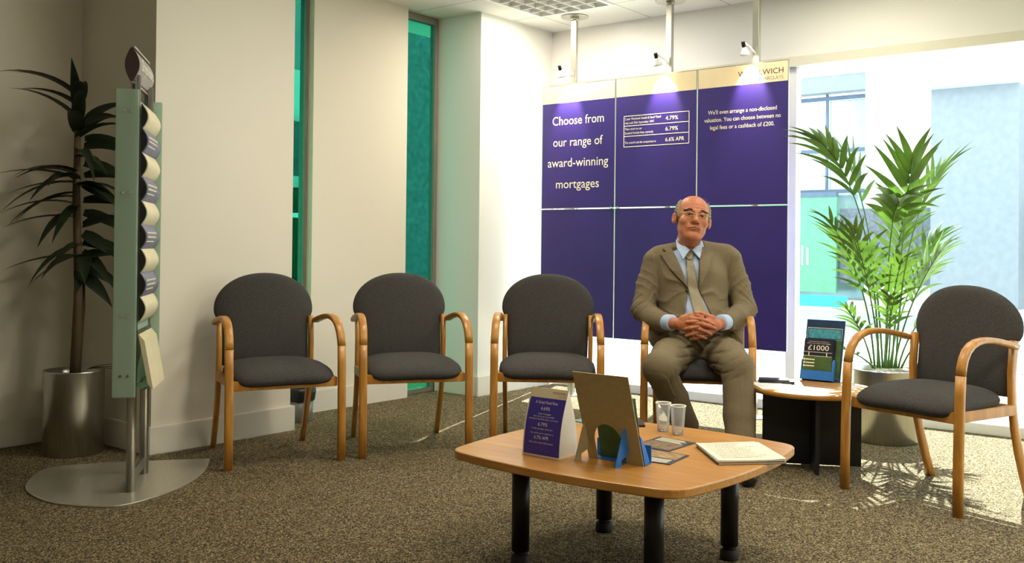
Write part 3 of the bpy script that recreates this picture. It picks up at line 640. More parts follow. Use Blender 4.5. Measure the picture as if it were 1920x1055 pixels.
for k, y in enumerate((3.905, 3.157, 2.56)):
    t = thing('display_post', (5.59, y, 0), ['aluminium post behind the left display boards', 'aluminium post behind the middle display boards', 'aluminium post behind the right display boards'][k], 'post', 0, 'posts carrying the display boards')
    p = MB().box((-.016, -.021, .006), (.016, .021, CZ-.012), 0, .003); p.build('pole', 'alu', t)
    MB().lathe([(.095, CZ-.008), (.095, CZ-.0005)], n=40).lathe([(.03, CZ-.03), (.03, CZ-.008)], n=24).build('ceiling_rose', 'alu', t)
    MB().lathe([(.07, .0005), (.07, .006)], n=32).build('foot', 'alu', t)
    s = thing('spotlight', (5.59, y, 2.2), ['chrome spotlight on the post above the left display board', 'chrome spotlight on the post above the middle display board', 'chrome spotlight on the post above the right display board'][k], 'spotlight', 0, 'spotlights above the display boards')
    MB().box((-.022, -.013, -.045), (-.0165, .013, .045), 0, .004).build('bracket', 'alu', s)
    MB().tube([(-.02, .006, .01), (-.07, .009, .035), (-.15, .012, .05)], .005, 10).tube([(-.02, -.006, .0), (-.07, .0, .022), (-.145, .006, .042)], .004, 10).build('arm', 'lamp_white', s)
    hd = Matrix.Translation((-.155, .014, .045)) @ Matrix.Rotation(R(-24), 4, 'Y')
    MB().lathe([(.010, .008), (.012, .004), (.012, -.022), (.010, -.026)], n=20).xf(hd).build('lamp_socket', 'black_gloss', s)
    sh = MB().lathe([(.010, -.026), (.014, -.034), (.026, -.058), (.031, -.072), (.029, -.072), (.024, -.058), (.012, -.035)], n=28, cap=False).xf(hd).build('lamp_shade', 'lamp_white', s)
    MB().lathe([(.0, -.060), (.021, -.060), (.021, -.064), (0, -.066)], n=20, cap=False).xf(hd).build('bulb', 'bulb', sh)
    ld = bpy.data.lights.new('spotlight_beam', 'SPOT'); ld.energy = SPOT_W; ld.spot_size = R(62); ld.spot_blend = .7; ld.shadow_soft_size = .015; ld.color = (1, .86, .66)
    lo = bpy.data.objects.new('spotlight_beam', ld); COL.objects.link(lo); lo.parent = s; lo.location = hd @ Vector((0, 0, -.08)); lo.rotation_euler = (0, R(-24), 0)

# ------------------------------------------------------------------ leaflet stand
NP, FP = Vector((2.185, 3.70, 0)), Vector((2.393, 3.948, 0))
mid = (NP+FP)/2; wd = (FP-NP).normalized(); wz = math.atan2(wd.y, wd.x); HWD = (FP-NP).length/2
ls = thing('leaflet_stand', (mid.x, mid.y, 0), 'tall leaflet stand with frosted green glass ends on a curved steel base', 'leaflet stand', wz)
# local x runs near post -> far post, local -y faces the chairs
def arcp(r_, a0, a1, n, c): return [(c[0]+r_*math.cos(a0+(a1-a0)*i/n), c[1]+r_*math.sin(a0+(a1-a0)*i/n)) for i in range(n+1)]
inv = Matrix.Rotation(-wz, 2)
def loc2(x, y): v = inv @ Vector((x-mid.x, y-mid.y)); return (v.x, v.y)
tip, bl_ = loc2(2.765, 3.995), loc2(2.02, 4.30)
base = []
ctrl = [(2.765, 3.995), (2.60, 3.80), (2.36, 3.62), (2.10, 3.535), (1.98, 3.60), (1.90, 3.80), (1.93, 4.05), (2.05, 4.25), (2.20, 4.36), (2.42, 4.26)]
cl = [Vector(loc2(*c)) for c in ctrl]; nC = len(cl)
def cr_(p0, p1, p2, p3, t): return .5*((2*p1)+(p2-p0)*t+(2*p0-5*p1+4*p2-p3)*t*t+(3*p1-p0-3*p2+p3)*t**3)
seq = list(range(nC))
for i in range(nC):
    p1, p2 = cl[i], cl[(i+1) % nC]
    if i in (nC-1,): base += [(p1.x+(p2.x-p1.x)*j/6, p1.y+(p2.y-p1.y)*j/6) for j in range(6)]; continue
    p0 = cl[i-1] if i > 0 else p1*2-p2; p3 = cl[(i+2)] if i+2 < nC else p2*2-p1
    base += [tuple(cr_(p0, p1, p2, p3, j/6)) for j in range(6)]
MB().prism(base, 0, .008).build('base_plate', 'steel_plate', ls, bevel=.002)
for s_ in (-1, 1): MB().lathe([(.019, .008), (.019, 1.70)], (s_*HWD, 0, 0), 20).build('post', 'steel', ls)
MB().box((-HWD+.019, -.006, .04), (HWD-.019, .006, .085)).build('cross_bar', 'steel', ls)
for s_ in (-1, 1):
    ep = MB().box((s_*(HWD+.024)-.004, -.018 if s_ < 0 else -.054, .392), (s_*(HWD+.024)+.004, .072 if s_ < 0 else .04, 1.64), 0, .003).build('glass_end', 'frost', ls)
    for z in (1.55, 1.22, .72, .48):
        for y in ((.012, .04) if s_ < 0 else (-.02, .01)): MB().tube([(s_*(HWD+.018), y, z), (s_*(HWD+.032), y, z)], .0055, 12).build('stud', 'chrome', ep)
# lens-section header
hs = []
for x in (-HWD-.03, HWD+.03):
    ring = [(x, -.028*math.sin(math.pi*i/14)*-1-.0 if False else -.030*math.sin(math.pi*i/14), 1.665+.15*i/14) for i in range(15)]+[(x, .026*math.sin(math.pi*i/14), 1.665+.15*i/14) for i in range(13, 0, -1)]
    hs.append(ring)
hs = [[(x, y+.014, z) for x, y, z in r_] for r_ in hs]
hd_ = MB().rings(hs, 0, False, True).build('header_sign', 'maroon', ls)
fp_ = MB(); n = 10
fp_.add([(x, -.0315*math.sin(math.pi*(.12+.76*i/n)), 1.665+.15*(.12+.76*i/n)) for i in range(n+1) for x in (-HWD-.022, HWD+.022)], [(2*i, 2*i+1, 2*i+3, 2*i+2) for i in range(n)], 0, True)
fp_.xf(Matrix.Translation((0, .014, 0))).build('sign_face', 'sign_face', hd_)
eg = MB()
for z in (1.668, 1.812): eg.box((-HWD-.03, -.012, z-.004), (HWD+.03, .002, z+.004))
eg.xf(Matrix.Translation((0, .014, 0))).build('sign_edge', 'alu', hd_)
words([('Do you know...', 0, 1.722, .05, 'c', .30, 0)], (0, -.0205, 0), (1, 0, 0), (0, 0, 1), 'text', 'lettering', hd_)
# shingled leaflet pockets: curved back plates with a leaflet each
for k in range(9):
    z = 1.585-.098*k; tone = 'leaflet_cream' if k % 2 == 0 else 'leaflet_blue'
    def prof(o): return [(-.024-.024*math.sin(math.pi*i/10)*1-o, z-.105+.105*i/10) for i in range(11)]
    a, b_ = prof(0), prof(.003)
    pk = MB()
    for x0 in (-HWD-.016, HWD+.012):
        pk.add([(x0, y, z_) for y, z_ in a]+[(x0+.004, y, z_) for y, z_ in a], [tuple(range(11)), tuple(range(21, 10, -1))]+[(j, (j+1) % 11, 11+(j+1) % 11, 11+j) for j in range(11)])
    pk.build('pocket_end', 'black', ls)
    lf = MB()
    ring = [[(x, y, z_) for y, z_ in a]+[(x, y, z_) for y, z_ in b_[::-1]] for x in [(-HWD-.008)+(2*HWD+.016)*i/6 for i in range(7)]]
    o = lf.rings(ring, 0, True, True).build('leaflet', tone, None, (mid.x, mid.y, 0), (0, 0, wz))
    tag(o, ('cream' if k % 2 == 0 else 'slate blue')+' leaflet in the '+['topmost', 'second', 'third', 'fourth', 'fifth', 'sixth', 'seventh', 'eighth', 'lowest curved'][k]+' pocket of the green glass stand', 'leaflet', 'leaflets in the tall stand')
    if tone == 'leaflet_blue': 
        m_ = MB()
        for j in range(3): q = .3+.17*j; yy = -.0275-.024*math.sin(math.pi*q); m_.box((-.15, yy-.001, z-.105+.105*q), (.03+.03*j, yy, z-.105+.105*q+.006))
        m_.build('printed_lines', 'leaflet_cream', o)
MB().box((-HWD-.012, -.012, .66), (HWD+.012, -.004, 1.60)).build('back_panel', 'frost', ls)
tr2 = MB(); pl = [(-.012, .66), (-.02, .66), (-.064, .43), (-.05, .42), (-.012, .44)]
tr2.rings([[(x, y, z) for y, z in pl] for x in (-HWD-.012, HWD+.012)], 0, False, True).build('bottom_tray', 'pocket', ls)
for k in range(7):
    y0 = -.0225-.0034*k; o = MB()
    f_ = lambda h: (y0-.036*(1-h)*1.0, .445+.20*h-.004*k)
    o.add([(x, f_(h)[0]-d, f_(h)[1]) for d in (0, .003) for x in (-HWD+.0, HWD) for h in (0, 1)], [(0, 1, 3, 2), (4, 6, 7, 5), (0, 4, 5, 1), (2, 3, 7, 6), (0, 2, 6, 4), (1, 5, 7, 3)])
    o = o.build('leaflet', 'leaflet_cream', None, (mid.x, mid.y, 0), (0, 0, wz)); tag(o, 'cream leaflet in the stack filling the bottom tray of the glass stand', 'leaflet', 'leaflets stacked in the bottom tray')

# ------------------------------------------------------------------ waste bin, planter with strap-leaved plant
wb = thing('waste_bin', (3.70, 4.50, 0), 'small silver waste bin with black liner between the wall panels', 'bin')
MB().lathe([(.0, .003), (.078, .0), (.08, .004), (.092, .18), (.088, .18), (.077, .008), (0, .006)], n=36, cap=False).build('body', 'bin', wb)
bgm = MB(); rr = random.Random(5)
bgm.rings([[((r+.004*rr.random())*math.cos(2*math.pi*j/30), (r+.004*rr.random())*math.sin(2*math.pi*j/30), z+.008*rr.random()) for j in range(30)] for r, z in ((.093, .118), (.096, .14), (.098, .17), (.096, .188), (.086, .194), (.08, .17), (.07, .1))], 0, True, False).build('bin_liner', 'bag', wb)

def leaf(mb, base, d, up, L, w, droop, n=7, fold=.25, mi=0, taper=.55):
    """strap leaf: starts at base along d, bends towards -z"""
    p = Vector(base); d = Vector(d).normalized(); rows = []
    for i in range(n+1):
        t = i/n; side = d.cross(Vector(up)); side = side.normalized() if side.length > 1e-4 else Vector((1, 0, 0)); nm = side.cross(d)
        ww = w*(math.sin(math.pi*min(1, (t*.94+.06))**taper))*.5+.0004
        rows.append((p-side*ww+nm*ww*fold, p, p+side*ww+nm*ww*fold)); p = p+d*(L/n); d = (d+Vector((0, 0, -droop/n))).normalized()
    vs = [tuple(v) for r in rows for v in r]; fs = []
    for i in range(n): fs += [(3*i, 3*i+1, 3*i+4, 3*i+3), (3*i+1, 3*i+2, 3*i+5, 3*i+4)]
    mb.add(vs, fs, mi, True)
def pot(parent, r0, r1, h, m='steel'):
    MB().lathe([(0, .004), (r0-.004, 0), (r0, .004), (r1, h-.006), (r1+.001, h), (r1-.006, h), (r1-.008, h-.05)], n=64, cap=False).build('pot', m, parent)
    MB().lathe([(r1-.009, h-.03), (r1*.5, h-.022), (0, h-.018)], n=40, cap=False).build('soil', 'soil', parent)
dr = thing('potted_dracaena', (2.43, 4.63, 0), 'dark strap-leaved plant in a steel cylinder pot behind the leaflet stand', 'plant')
pot(dr, .138, .138, .40)
rr = random.Random(11)
MB().tube([(0, 0, .36), (.01, -.01, .8), (-.005, -.005, 1.25), (0, 0, 1.62)], [.022, .02, .018, .014], 12).tube([(.03, .03, .36), (.05, .03, .7), (.045, .02, .95)], [.016, .015, .012], 10).build('cane', 'bark', dr)
toR = Vector((RI.x, RI.y, 0)); toC = -Vector((FL.x, FL.y, 0))
cr2 = MB(); k = 0
for zc, cnt, L0, up_ in ((1.62, 22, .36, .75), (1.42, 18, .36, .15), (1.25, 18, .34, -.1), (.98, 20, .34, -.15)):
    for i in range(cnt):
        a = 2*math.pi*(i*.382+.13*rr.random()); e = up_+rr.uniform(-.25, .35)
        d = Vector((math.cos(a), math.sin(a), e))
        en = Vector((2.43, 4.63, 0))+d.normalized()*L0*1.1
        if d.y > .75 or (en.x > 2.60 and en.y > 4.22): continue
        lb = MB(); leaf(lb, (.0+(.04 if zc < 1 else 0), 0, zc+rr.uniform(-.12, .1)), d, (0, 0, 1), L0*rr.uniform(.8, 1.15), .062*rr.uniform(.8, 1.2), rr.uniform(.5, 1.2), 8, .3)
        lb.build('leaf', 'dark_leaf', dr); k += 1
for z_, e_, a_, L_ in ((1.60, .9, .0, .24), (1.58, .45, .5, .26), (1.52, .1, -.2, .27), (1.48, .2, .3, .27), (1.40, -.1, 0, .27), (1.34, .25, -.35, .25), (1.30, -.35, .2, .28), (1.22, .1, .1, .27), (1.16, -.2, -.2, .27), (1.10, .3, .35, .26),
                       (1.06, -.5, .1, .27), (1.02, -.1, -.1, .26), (.97, -.55, .3, .26), (.95, .2, .2, .24), (.9, -.35, -.2, .26), (.86, -.7, .0, .22)):
    lb = MB(); dv = RI*math.cos(a_)+(-FL)*math.sin(a_); leaf(lb, dv*.015+Vector((.02, 0, z_)), (dv.x, dv.y, e_), tuple(-FL*.85+UP*.5), L_, .056*rr.uniform(.85, 1.15), rr.uniform(.3, .9), 8, .3); lb.build('leaf', 'dark_leaf', dr)
for i in range(3):
    lb = MB(); leaf(lb, (.05, -.03, .4), (RI.x+.2*i, RI.y, .35-.1*i), (0, 0, 1), .2, .022, .6); lb.build('leaf', 'dark_leaf', dr)

# ------------------------------------------------------------------ palm
pm = thing('potted_palm', (5.41, 1.72, 0), 'tall feathery palm in a large steel pot in front of the window', 'plant')
pot(pm, .168, .178, .385)
rr = random.Random(21)
def frond(base, mid_, tip_, nl, Lmax, wl_, start=.42, droop=.55, lift=.25, mis=0):
    b, m, t = Vector(base), Vector(mid_), Vector(tip_); mb = MB()
    P = lambda u: b*(1-u)**2+m*2*u*(1-u)+t*u*u
    pts = [P(i/16) for i in range(17)]
    mb.tube(pts, [.006*(1-.75*i/16) for i in range(17)], 7, 1)
    for i in range(nl):
        u = start+(1-start)*(i+.5)/nl; p = P(u); tg = (P(min(1, u+.01))-P(u-.01)).normalized()
        s0 = tg.cross(Vector((0, 0, 1))); s0 = s0.normalized() if s0.length > .05 else Vector((RI.x, RI.y, 0))
        nv = s0.cross(tg); q = (u-start)/(1-start); Lf = Lmax*(.45+.55*math.sin(math.pi*(.18+.75*q)))
        for sg in (-1, 1):
            d = s0*sg*(.75-.35*q)+tg*(.75+.5*q)+nv*lift+Vector((rr.uniform(-.1, .1), rr.uniform(-.1, .1), rr.uniform(-.1, .1)))
            leaf(mb, p, d, nv, Lf*rr.uniform(.85, 1.12), wl_*rr.uniform(.8, 1.15), droop*rr.uniform(.6, 1.3), 7, .3, 0, .62)
    return mb.build('frond', ['palm_leaf', 'palm_stem'], pm)
def rel(px, py, d): return at(px, py, d)-Vector((5.41, 1.72, 0))
pc = lambda px, d: rel(px, 688, d)
for (b0, m0, t0, nl, L, w, st, dr_, lf_) in (
    ((1648, 688, 5.30), (1640, 350, 5.3), (1532, 262, 5.1), 8, .30, .036, .60, .75, .12),
    ((1655, 690, 5.34), (1640, 390, 5.42), (1585, 300, 5.5), 6, .30, .036, .66, .7, .2),
    ((1672, 690, 5.30), (1690, 440, 5.25), (1712, 300, 5.05), 6, .30, .040, .66, .45, .35),
    ((1680, 690, 5.36), (1690, 400, 5.45), (1770, 320, 5.5), 7, .30, .036, .62, .6, .25),
    ((1662, 690, 5.26), (1660, 400, 5.2), (1690, 375, 4.95), 6, .26, .044, .66, 1.0, .1),
    ((1640, 690, 5.30), (1630, 520, 5.25), (1555, 415, 5.08), 9, .24, .024, .5, .9, .2),
    ((1650, 690, 5.24), (1640, 560, 5.15), (1600, 430, 4.95), 8, .24, .026, .5, .9, .2),
    ((1668, 690, 5.40), (1690, 540, 5.5), (1760, 440, 5.6), 9, .26, .026, .5, .9, .2),
    ((1676, 690, 5.28), (1700, 560, 5.2), (1765, 470, 5.05), 9, .26, .026, .5, .9, .2),
    ((1684, 690, 5.34), (1705, 600, 5.35), (1775, 560, 5.3), 8, .22, .024, .45, .9, .15),
    ((1660, 690, 5.24), (1668, 570, 5.15), (1690, 490, 4.95), 7, .18, .026, .55, .8, .2),
    ((1645, 690, 5.36), (1650, 560, 5.45), (1620, 470, 5.6), 8, .24, .024, .5, .9, .2),
    ((1636, 690, 5.30), (1622, 620, 5.25), (1585, 575, 5.15), 6, .15, .02, .45, .9, .2),
    ((1665, 690, 5.3), (1672, 610, 5.2), (1668, 560, 5.05), 6, .16, .022, .5, .9, .2),
    ((1690, 690, 5.3), (1712, 640, 5.25), (1745, 620, 5.15), 6, .16, .022, .4, .9, .2),
    ((1640, 690, 5.26), (1610, 660, 5.15), (1570, 650, 5.05), 5, .12, .018, .45, .8, .2),
    ((1658, 690, 5.38), (1668, 500, 5.5), (1700, 390, 5.7), 8, .26, .03, .55, .7, .25)):
    frond(rel(*b0), rel(*m0), rel(*t0), nl, L, w, st, dr_, lf_)

# ------------------------------------------------------------------ implicit-surface modelling for the man
def q3(p): return np.array(p, np.float32)
def cone(P, a, b, ra, rb):
    a, b = q3(a), q3(b); ba = b-a; h = np.clip(((P-a) @ ba)/max(1e-9, ba @ ba), 0, 1)
    return np.linalg.norm(P-a-h[..., None]*ba, axis=-1)-(ra+(rb-ra)*h)
def ell(P, c, r, rot=None):
    D = P-q3(c)
    if rot is not None: D = D @ np.array(rot, np.float32)
    r = q3(r); k0 = np.linalg.norm(D/r, axis=-1); k1 = np.linalg.norm(D/(r*r), axis=-1)+1e-9
    return k0*(k0-1)/k1
def smin(a, b, k): h = np.clip(.5+.5*(b-a)/k, 0, 1); return b+(a-b)*h-k*h*(1-h)
def smax(a, b, k): return -smin(-a, -b, k)
def chain(P, pts, k=.01):
    """pts [(point, radius)] -> blended limb"""
    d = None
    for (a, ra), (b, rb) in zip(pts[:-1], pts[1:]):
        e = cone(P, a, b, ra, rb); d = e if d is None else smin(d, e, k)
    return d
def poly2(X, Z, poly):
    """signed distance to a polygon in the x-z plane"""
    d = np.full(X.shape, 1e9, np.float32); s = np.ones(X.shape, np.float32); n = len(poly)
    for i in range(n):
        ax, az = poly[i]; bx_, bz = poly[i-1]; ex, ez = bx_-ax, bz-az; wx, wz_ = X-ax, Z-az
        t = np.clip((wx*ex+wz_*ez)/(ex*ex+ez*ez+1e-12), 0, 1); d = np.minimum(d, (wx-ex*t)**2+(wz_-ez*t)**2)
        c1, c2, c3 = Z >= az, Z < bz, ex*wz_ > ez*wx
        s = np.where((c1 & c2 & c3) | (~c1 & ~c2 & ~c3), -s, s)
    return s*np.sqrt(d)
def nets(fn, lo, hi, h):
    """surface nets: mesh of fn < 0 inside the box"""
    n = [int(math.ceil((b-a)/h))+1 for a, b in zip(lo, hi)]
    ax = [np.float32(lo[i])+np.arange(n[i], dtype=np.float32)*h for i in range(3)]
    F = np.empty(n, np.float32)
    step = max(1, int(400000/(n[1]*n[2])))
    for i in range(0, n[0], step):
        g = np.stack(np.meshgrid(ax[0][i:i+step], ax[1], ax[2], indexing='ij'), -1); F[i:i+step] = fn(g)
    S = F < 0; m = [k-1 for k in n]; acc = np.zeros(m+[3], np.float32); cnt = np.zeros(m, np.float32)
    cs = [(i, j, k) for i in (0, 1) for j in (0, 1) for k in (0, 1)]
    sl = lambda c: tuple(slice(c[d], c[d]+m[d]) for d in range(3))
    for a in cs:
        for d in range(3):
            if a[d]: continue
            b = list(a); b[d] = 1; A, B = F[sl(a)], F[sl(b)]; x = S[sl(a)] != S[sl(b)]
            t = np.where(x, A/np.where(x, A-B, 1), 0)
            for e in range(3): acc[..., e] += np.where(x, a[e]+(t if e == d else 0), 0)
            cnt += x
    mk = cnt > 0; idx = np.full(m, -1, np.int64); idx[mk] = np.arange(mk.sum())
    V = (acc[mk]/cnt[mk][:, None]+np.argwhere(mk))*h+np.array(lo, np.float32)
    Q = []
    for d in range(3):
        u, v = (d+1) % 3, (d+2) % 3
        a = [slice(1, m[e]) for e in range(3)]; b = list(a); a[d] = slice(0, m[d]); b[d] = slice(1, m[d]+1)
        A, B = S[tuple(a)], S[tuple(b)]
        ij = np.argwhere(A != B); off = np.array([0 if e == d else 1 for e in range(3)]); ij = ij+off; inside = S[tuple((ij).T)]
        def cell(du, dv): c = ij.copy(); c[:, u] -= du; c[:, v] -= dv; return idx[c[:, 0], c[:, 1], c[:, 2]]
        q = np.stack([cell(1, 1), cell(0, 1), cell(0, 0), cell(1, 0)], 1); q[~inside] = q[~inside][:, ::-1]; Q.append(q)
    Q = np.concatenate(Q); Q = Q[(Q >= 0).all(1)]
    return V, Q
def np_mesh(name, parts, mats, parent, mslot=None):
    vs = np.concatenate([p[0] for p in parts]); off = 0; fs = []
    for v, q in parts: fs.append(q+off); off += len(v)
    fs = np.concatenate(fs)
    me = bpy.data.meshes.new(name); me.from_pydata(vs.tolist(), [], fs.tolist())
    for m in mats: me.materials.append(M[m])
    me.polygons.foreach_set('use_smooth', np.ones(len(fs), bool))
    if mslot is not None: me.polygons.foreach_set('material_index', mslot(vs[fs].mean(1)).astype(np.int32))
    me.update(); o = bpy.data.objects.new(name, me); COL.objects.link(o); o.parent = parent; return o

# ------------------------------------------------------------------ the seated man; local x to his left, y away from the room, z up
MO = Vector((FL.x*5.1+RI.x*.945, FL.y*5.1+RI.y*.945, 0)); MR = Matrix(((RI.x, FL.x, 0), (RI.y, FL.y, 0), (0, 0, 1))); MI = MR.transposed()
man = thing('person', MO, 'seated balding man in olive brown suit and pale blue shirt, hands clasped in his lap', 'person', math.atan2(RI.y, RI.x))
def L(px, py, d): return tuple(MI @ (at(px, py, d)-MO))

# head frame: pitched back, rolled towards his left
HC = Vector(L(1298.5, 409, 5.10)); HM = Matrix.Rotation(R(8.5), 3, 'Y') @ Matrix.Rotation(R(-1), 3, 'Z') @ Matrix.Rotation(R(-9), 3, 'X'); HW = 1.09
HMn = np.array(HM, np.float32)
def to_head(P): return ((P-q3(HC)) @ HMn)/q3((HW, 1, 1))
def from_head(v): v = Vector(v); v.x *= HW; return HM @ v+HC
def skull(P):
    d = smin(ell(P, (0, .018, .032), (.076, .097, .088)), ell(P, (0, -.026, -.035), (.063, .066, .088)), .03)
    for s in (-1, 1):
        d = smin(d, cone(P, (s*.043, -.004, -.062), (s*.020, -.060, -.098), .022, .019), .022)
    return d
def face(P):
    d = skull(P); d = smin(d, cone(P, (-.009, -.074, -.108), (.009, -.074, -.108), .018, .018), .02)
    for s in (-1, 1):
        d = smin(d, ell(P, (s*.041, -.060, -.034), (.026, .026, .024)), .018)
        d = smin(d, ell(P, (s*.036, -.050, -.076), (.020, .022, .022)), .02)
        d = smin(d, cone(P, (s*.012, -.092, .019), (s*.050, -.072, .021), .0095, .0085), .012)
        d = smax(d, -ell(P, (s*.031, -.096, .001), (.020, .0165, .0115)), .012)
        d = smin(d, ell(P, (s*.031, -.074, .001), (.0145, .0138, .0135)), .002)
        d = smin(d, cone(P, (s*.016, -.0845, -.0095), (s*.044, -.078, -.0095), .0052, .0045), .006)   # bag under the eye
        d = smin(d, chain(P, [((s*.015, -.0845, .0065), .0040), ((s*.031, -.0875, .0082), .0048), ((s*.047, -.0775, .003), .0038)], .004), .004)     # upper lid
    d = smin(d, cone(P, (0, -.089, .012), (0, -.109, -.028), .0085, .0125), .012)
    d = smin(d, ell(P, (0, -.113, -.034), (.0145, .0125, .0115)), .008)
    for s in (-1, 1):
        d = smin(d, ell(P, (s*.0145, -.1, -.038), (.0085, .011, .008)), .006)
        d = smax(d, -ell(P, (s*.0065, -.106, -.0455), (.0042, .007, .0045)), .003)
        d = smax(d, -cone(P, (s*.021, -.0985, -.036), (s*.037, -.0775, -.074), .0034, .0038), .006)   # nasolabial crease
        d = smax(d, -cone(P, (s*.027, -.084, -.078), (s*.029, -.078, -.092), .0012, .0014), .007)
    d = smin(d, ell(P, (0, -.083, -.066), (.033, .014, .024)), .018)
    d = smin(d, chain(P, [((-.022, -.088, -.069), .0035), ((0, -.0955, -.0635), .0044), ((.022, -.088, -.069), .0035)], .006), .008)
    d = smin(d, chain(P, [((-.020, -.086, -.0765), .004), ((0, -.0925, -.0745), .0056), ((.020, -.086, -.0765), .004)], .006), .008)
    for s in (-1, 1): d = smax(d, -chain(P, [((0, -.1015, -.0688), .0017), ((s*.014, -.0985, -.0702), .0018), ((s*.026, -.0885, -.0765), .0016)], .002), .004)
    d = smax(d, -cone(P, (-.018, -.1, -.0885), (.018, -.1, -.0885), .004, .004), .012)
    X, Y, Z = P[..., 0], P[..., 1], P[..., 2]
    d = d+.0009*np.sin((Z-.05)*330+6*X)*np.clip((Z-.03)/.02, 0, 1)*np.clip((.075-Z)/.02, 0, 1)*np.clip((-.05-Y)/.02, 0, 1)*np.clip((.055-abs(X))/.02, 0, 1)
    d = smin(d, ell(P, (0, -.035, -.112), (.042, .045, .024)), .025)                                  # soft under-chin
    for s in (-1, 1):
        a = ell(P, (s*.0835, .012, -.012), (.0105, .0195, .031), np.array(Matrix.Rotation(R(s*-18), 3, 'Z') @ Matrix.Rotation(R(-10), 3, 'X')))
        a = smax(a, -ell(P, (s*.093, .003, -.008), (.0085, .0115, .019)), .004); d = smin(d, a, .006)
    return d
NB = L(1295, 478, 5.17)
def neck(P): return chain(P, [(from_head((0, .012, -.075)), .056), (from_head((0, .02, -.115)), .057), (NB, .062)], .02)
def head_neck(P): return smin(face(to_head(P)), neck(P), .02)

# hands
def hand(P, side):
    """side -1: his right hand (seen at the left), +1: his left"""
    if side < 0:
        wr = L(1258, 605, 4.86); kn = [L(1296, 597, 4.795), L(1297, 605.5, 4.785), L(1296, 614, 4.785), L(1292, 622, 4.795)]
        tips = [[L(1314, 598.5, 4.772), L(1328, 603, 4.78), L(1337, 607.5, 4.795)], [L(1316, 607.5, 4.765), L(1331, 611.5, 4.772), L(1341, 616, 4.788)],
                [L(1313, 617.5, 4.767), L(1325, 622, 4.774), L(1333, 626.5, 4.79)], [L(1306, 627, 4.778), L(1316, 631, 4.784), L(1323, 634, 4.795)]]
        th = [L(1280, 596, 4.82), L(1294, 590.5, 4.81), L(1307, 591, 4.80), L(1317, 594, 4.80)]
    else:
        wr = L(1354, 606, 4.86); kn = [L(1326, 601, 4.80), L(1326, 610, 4.79), L(1327, 618, 4.79), L(1329, 625.5, 4.80)]
        tips = [[L(1310, 602.5, 4.777), L(1297, 603, 4.775), L(1288, 603.5, 4.788)], [L(1309, 612.5, 4.772), L(1295, 614.5, 4.77), L(1285, 616.5, 4.783)],
                [L(1311, 622, 4.775), L(1297, 626, 4.776), L(1287, 629, 4.788)], [L(1315, 630.5, 4.786), L(1303, 634, 4.788), L(1295, 636, 4.798)]]
        th = [L(1337, 596, 4.825), L(1325, 591.5, 4.815), L(1313, 587, 4.805), L(1304, 586.5, 4.80)]
    wr = Vector(wr); kv = [Vector(k) for k in kn]; d = None
    for i, k in enumerate(kv):
        e = cone(P, wr+(k-wr)*.18, k, .0165, .0112); d = e if d is None else smin(d, e, .014)
    c = (kv[1]+kv[2])/2
    d = smin(d, ell(P, tuple(wr*.45+c*.55), (.030, .0165, .024)), .014)
    d = smin(d, cone(P, L(1240, 603, 4.925) if side < 0 else L(1371, 602, 4.925), wr, .025, .0245), .02)
    th = [Vector(t) for t in th]; d = smin(d, chain(P, [(th[0], .0145), (th[1], .0122), (th[2], .0102), (th[3], .0086)], .006), .012)
    rad = [(.0112, .0102, .0095, .0080), (.0114, .0105, .0097, .0082), (.0110, .0100, .0092, .0078), (.0096, .0088, .0082, .007)]
    for k, tp, r in zip(kv, tips, rad):
        f = chain(P, [(k, r[0])]+list(zip(tp, r[1:])), .003)
        for t_, rr_ in zip([tp[0]], [r[1]]): f = smin(f, cone(P, t_, t_, rr_+.0006, rr_+.0006), .004)
        d = smin(d, f, .0045)
    return d

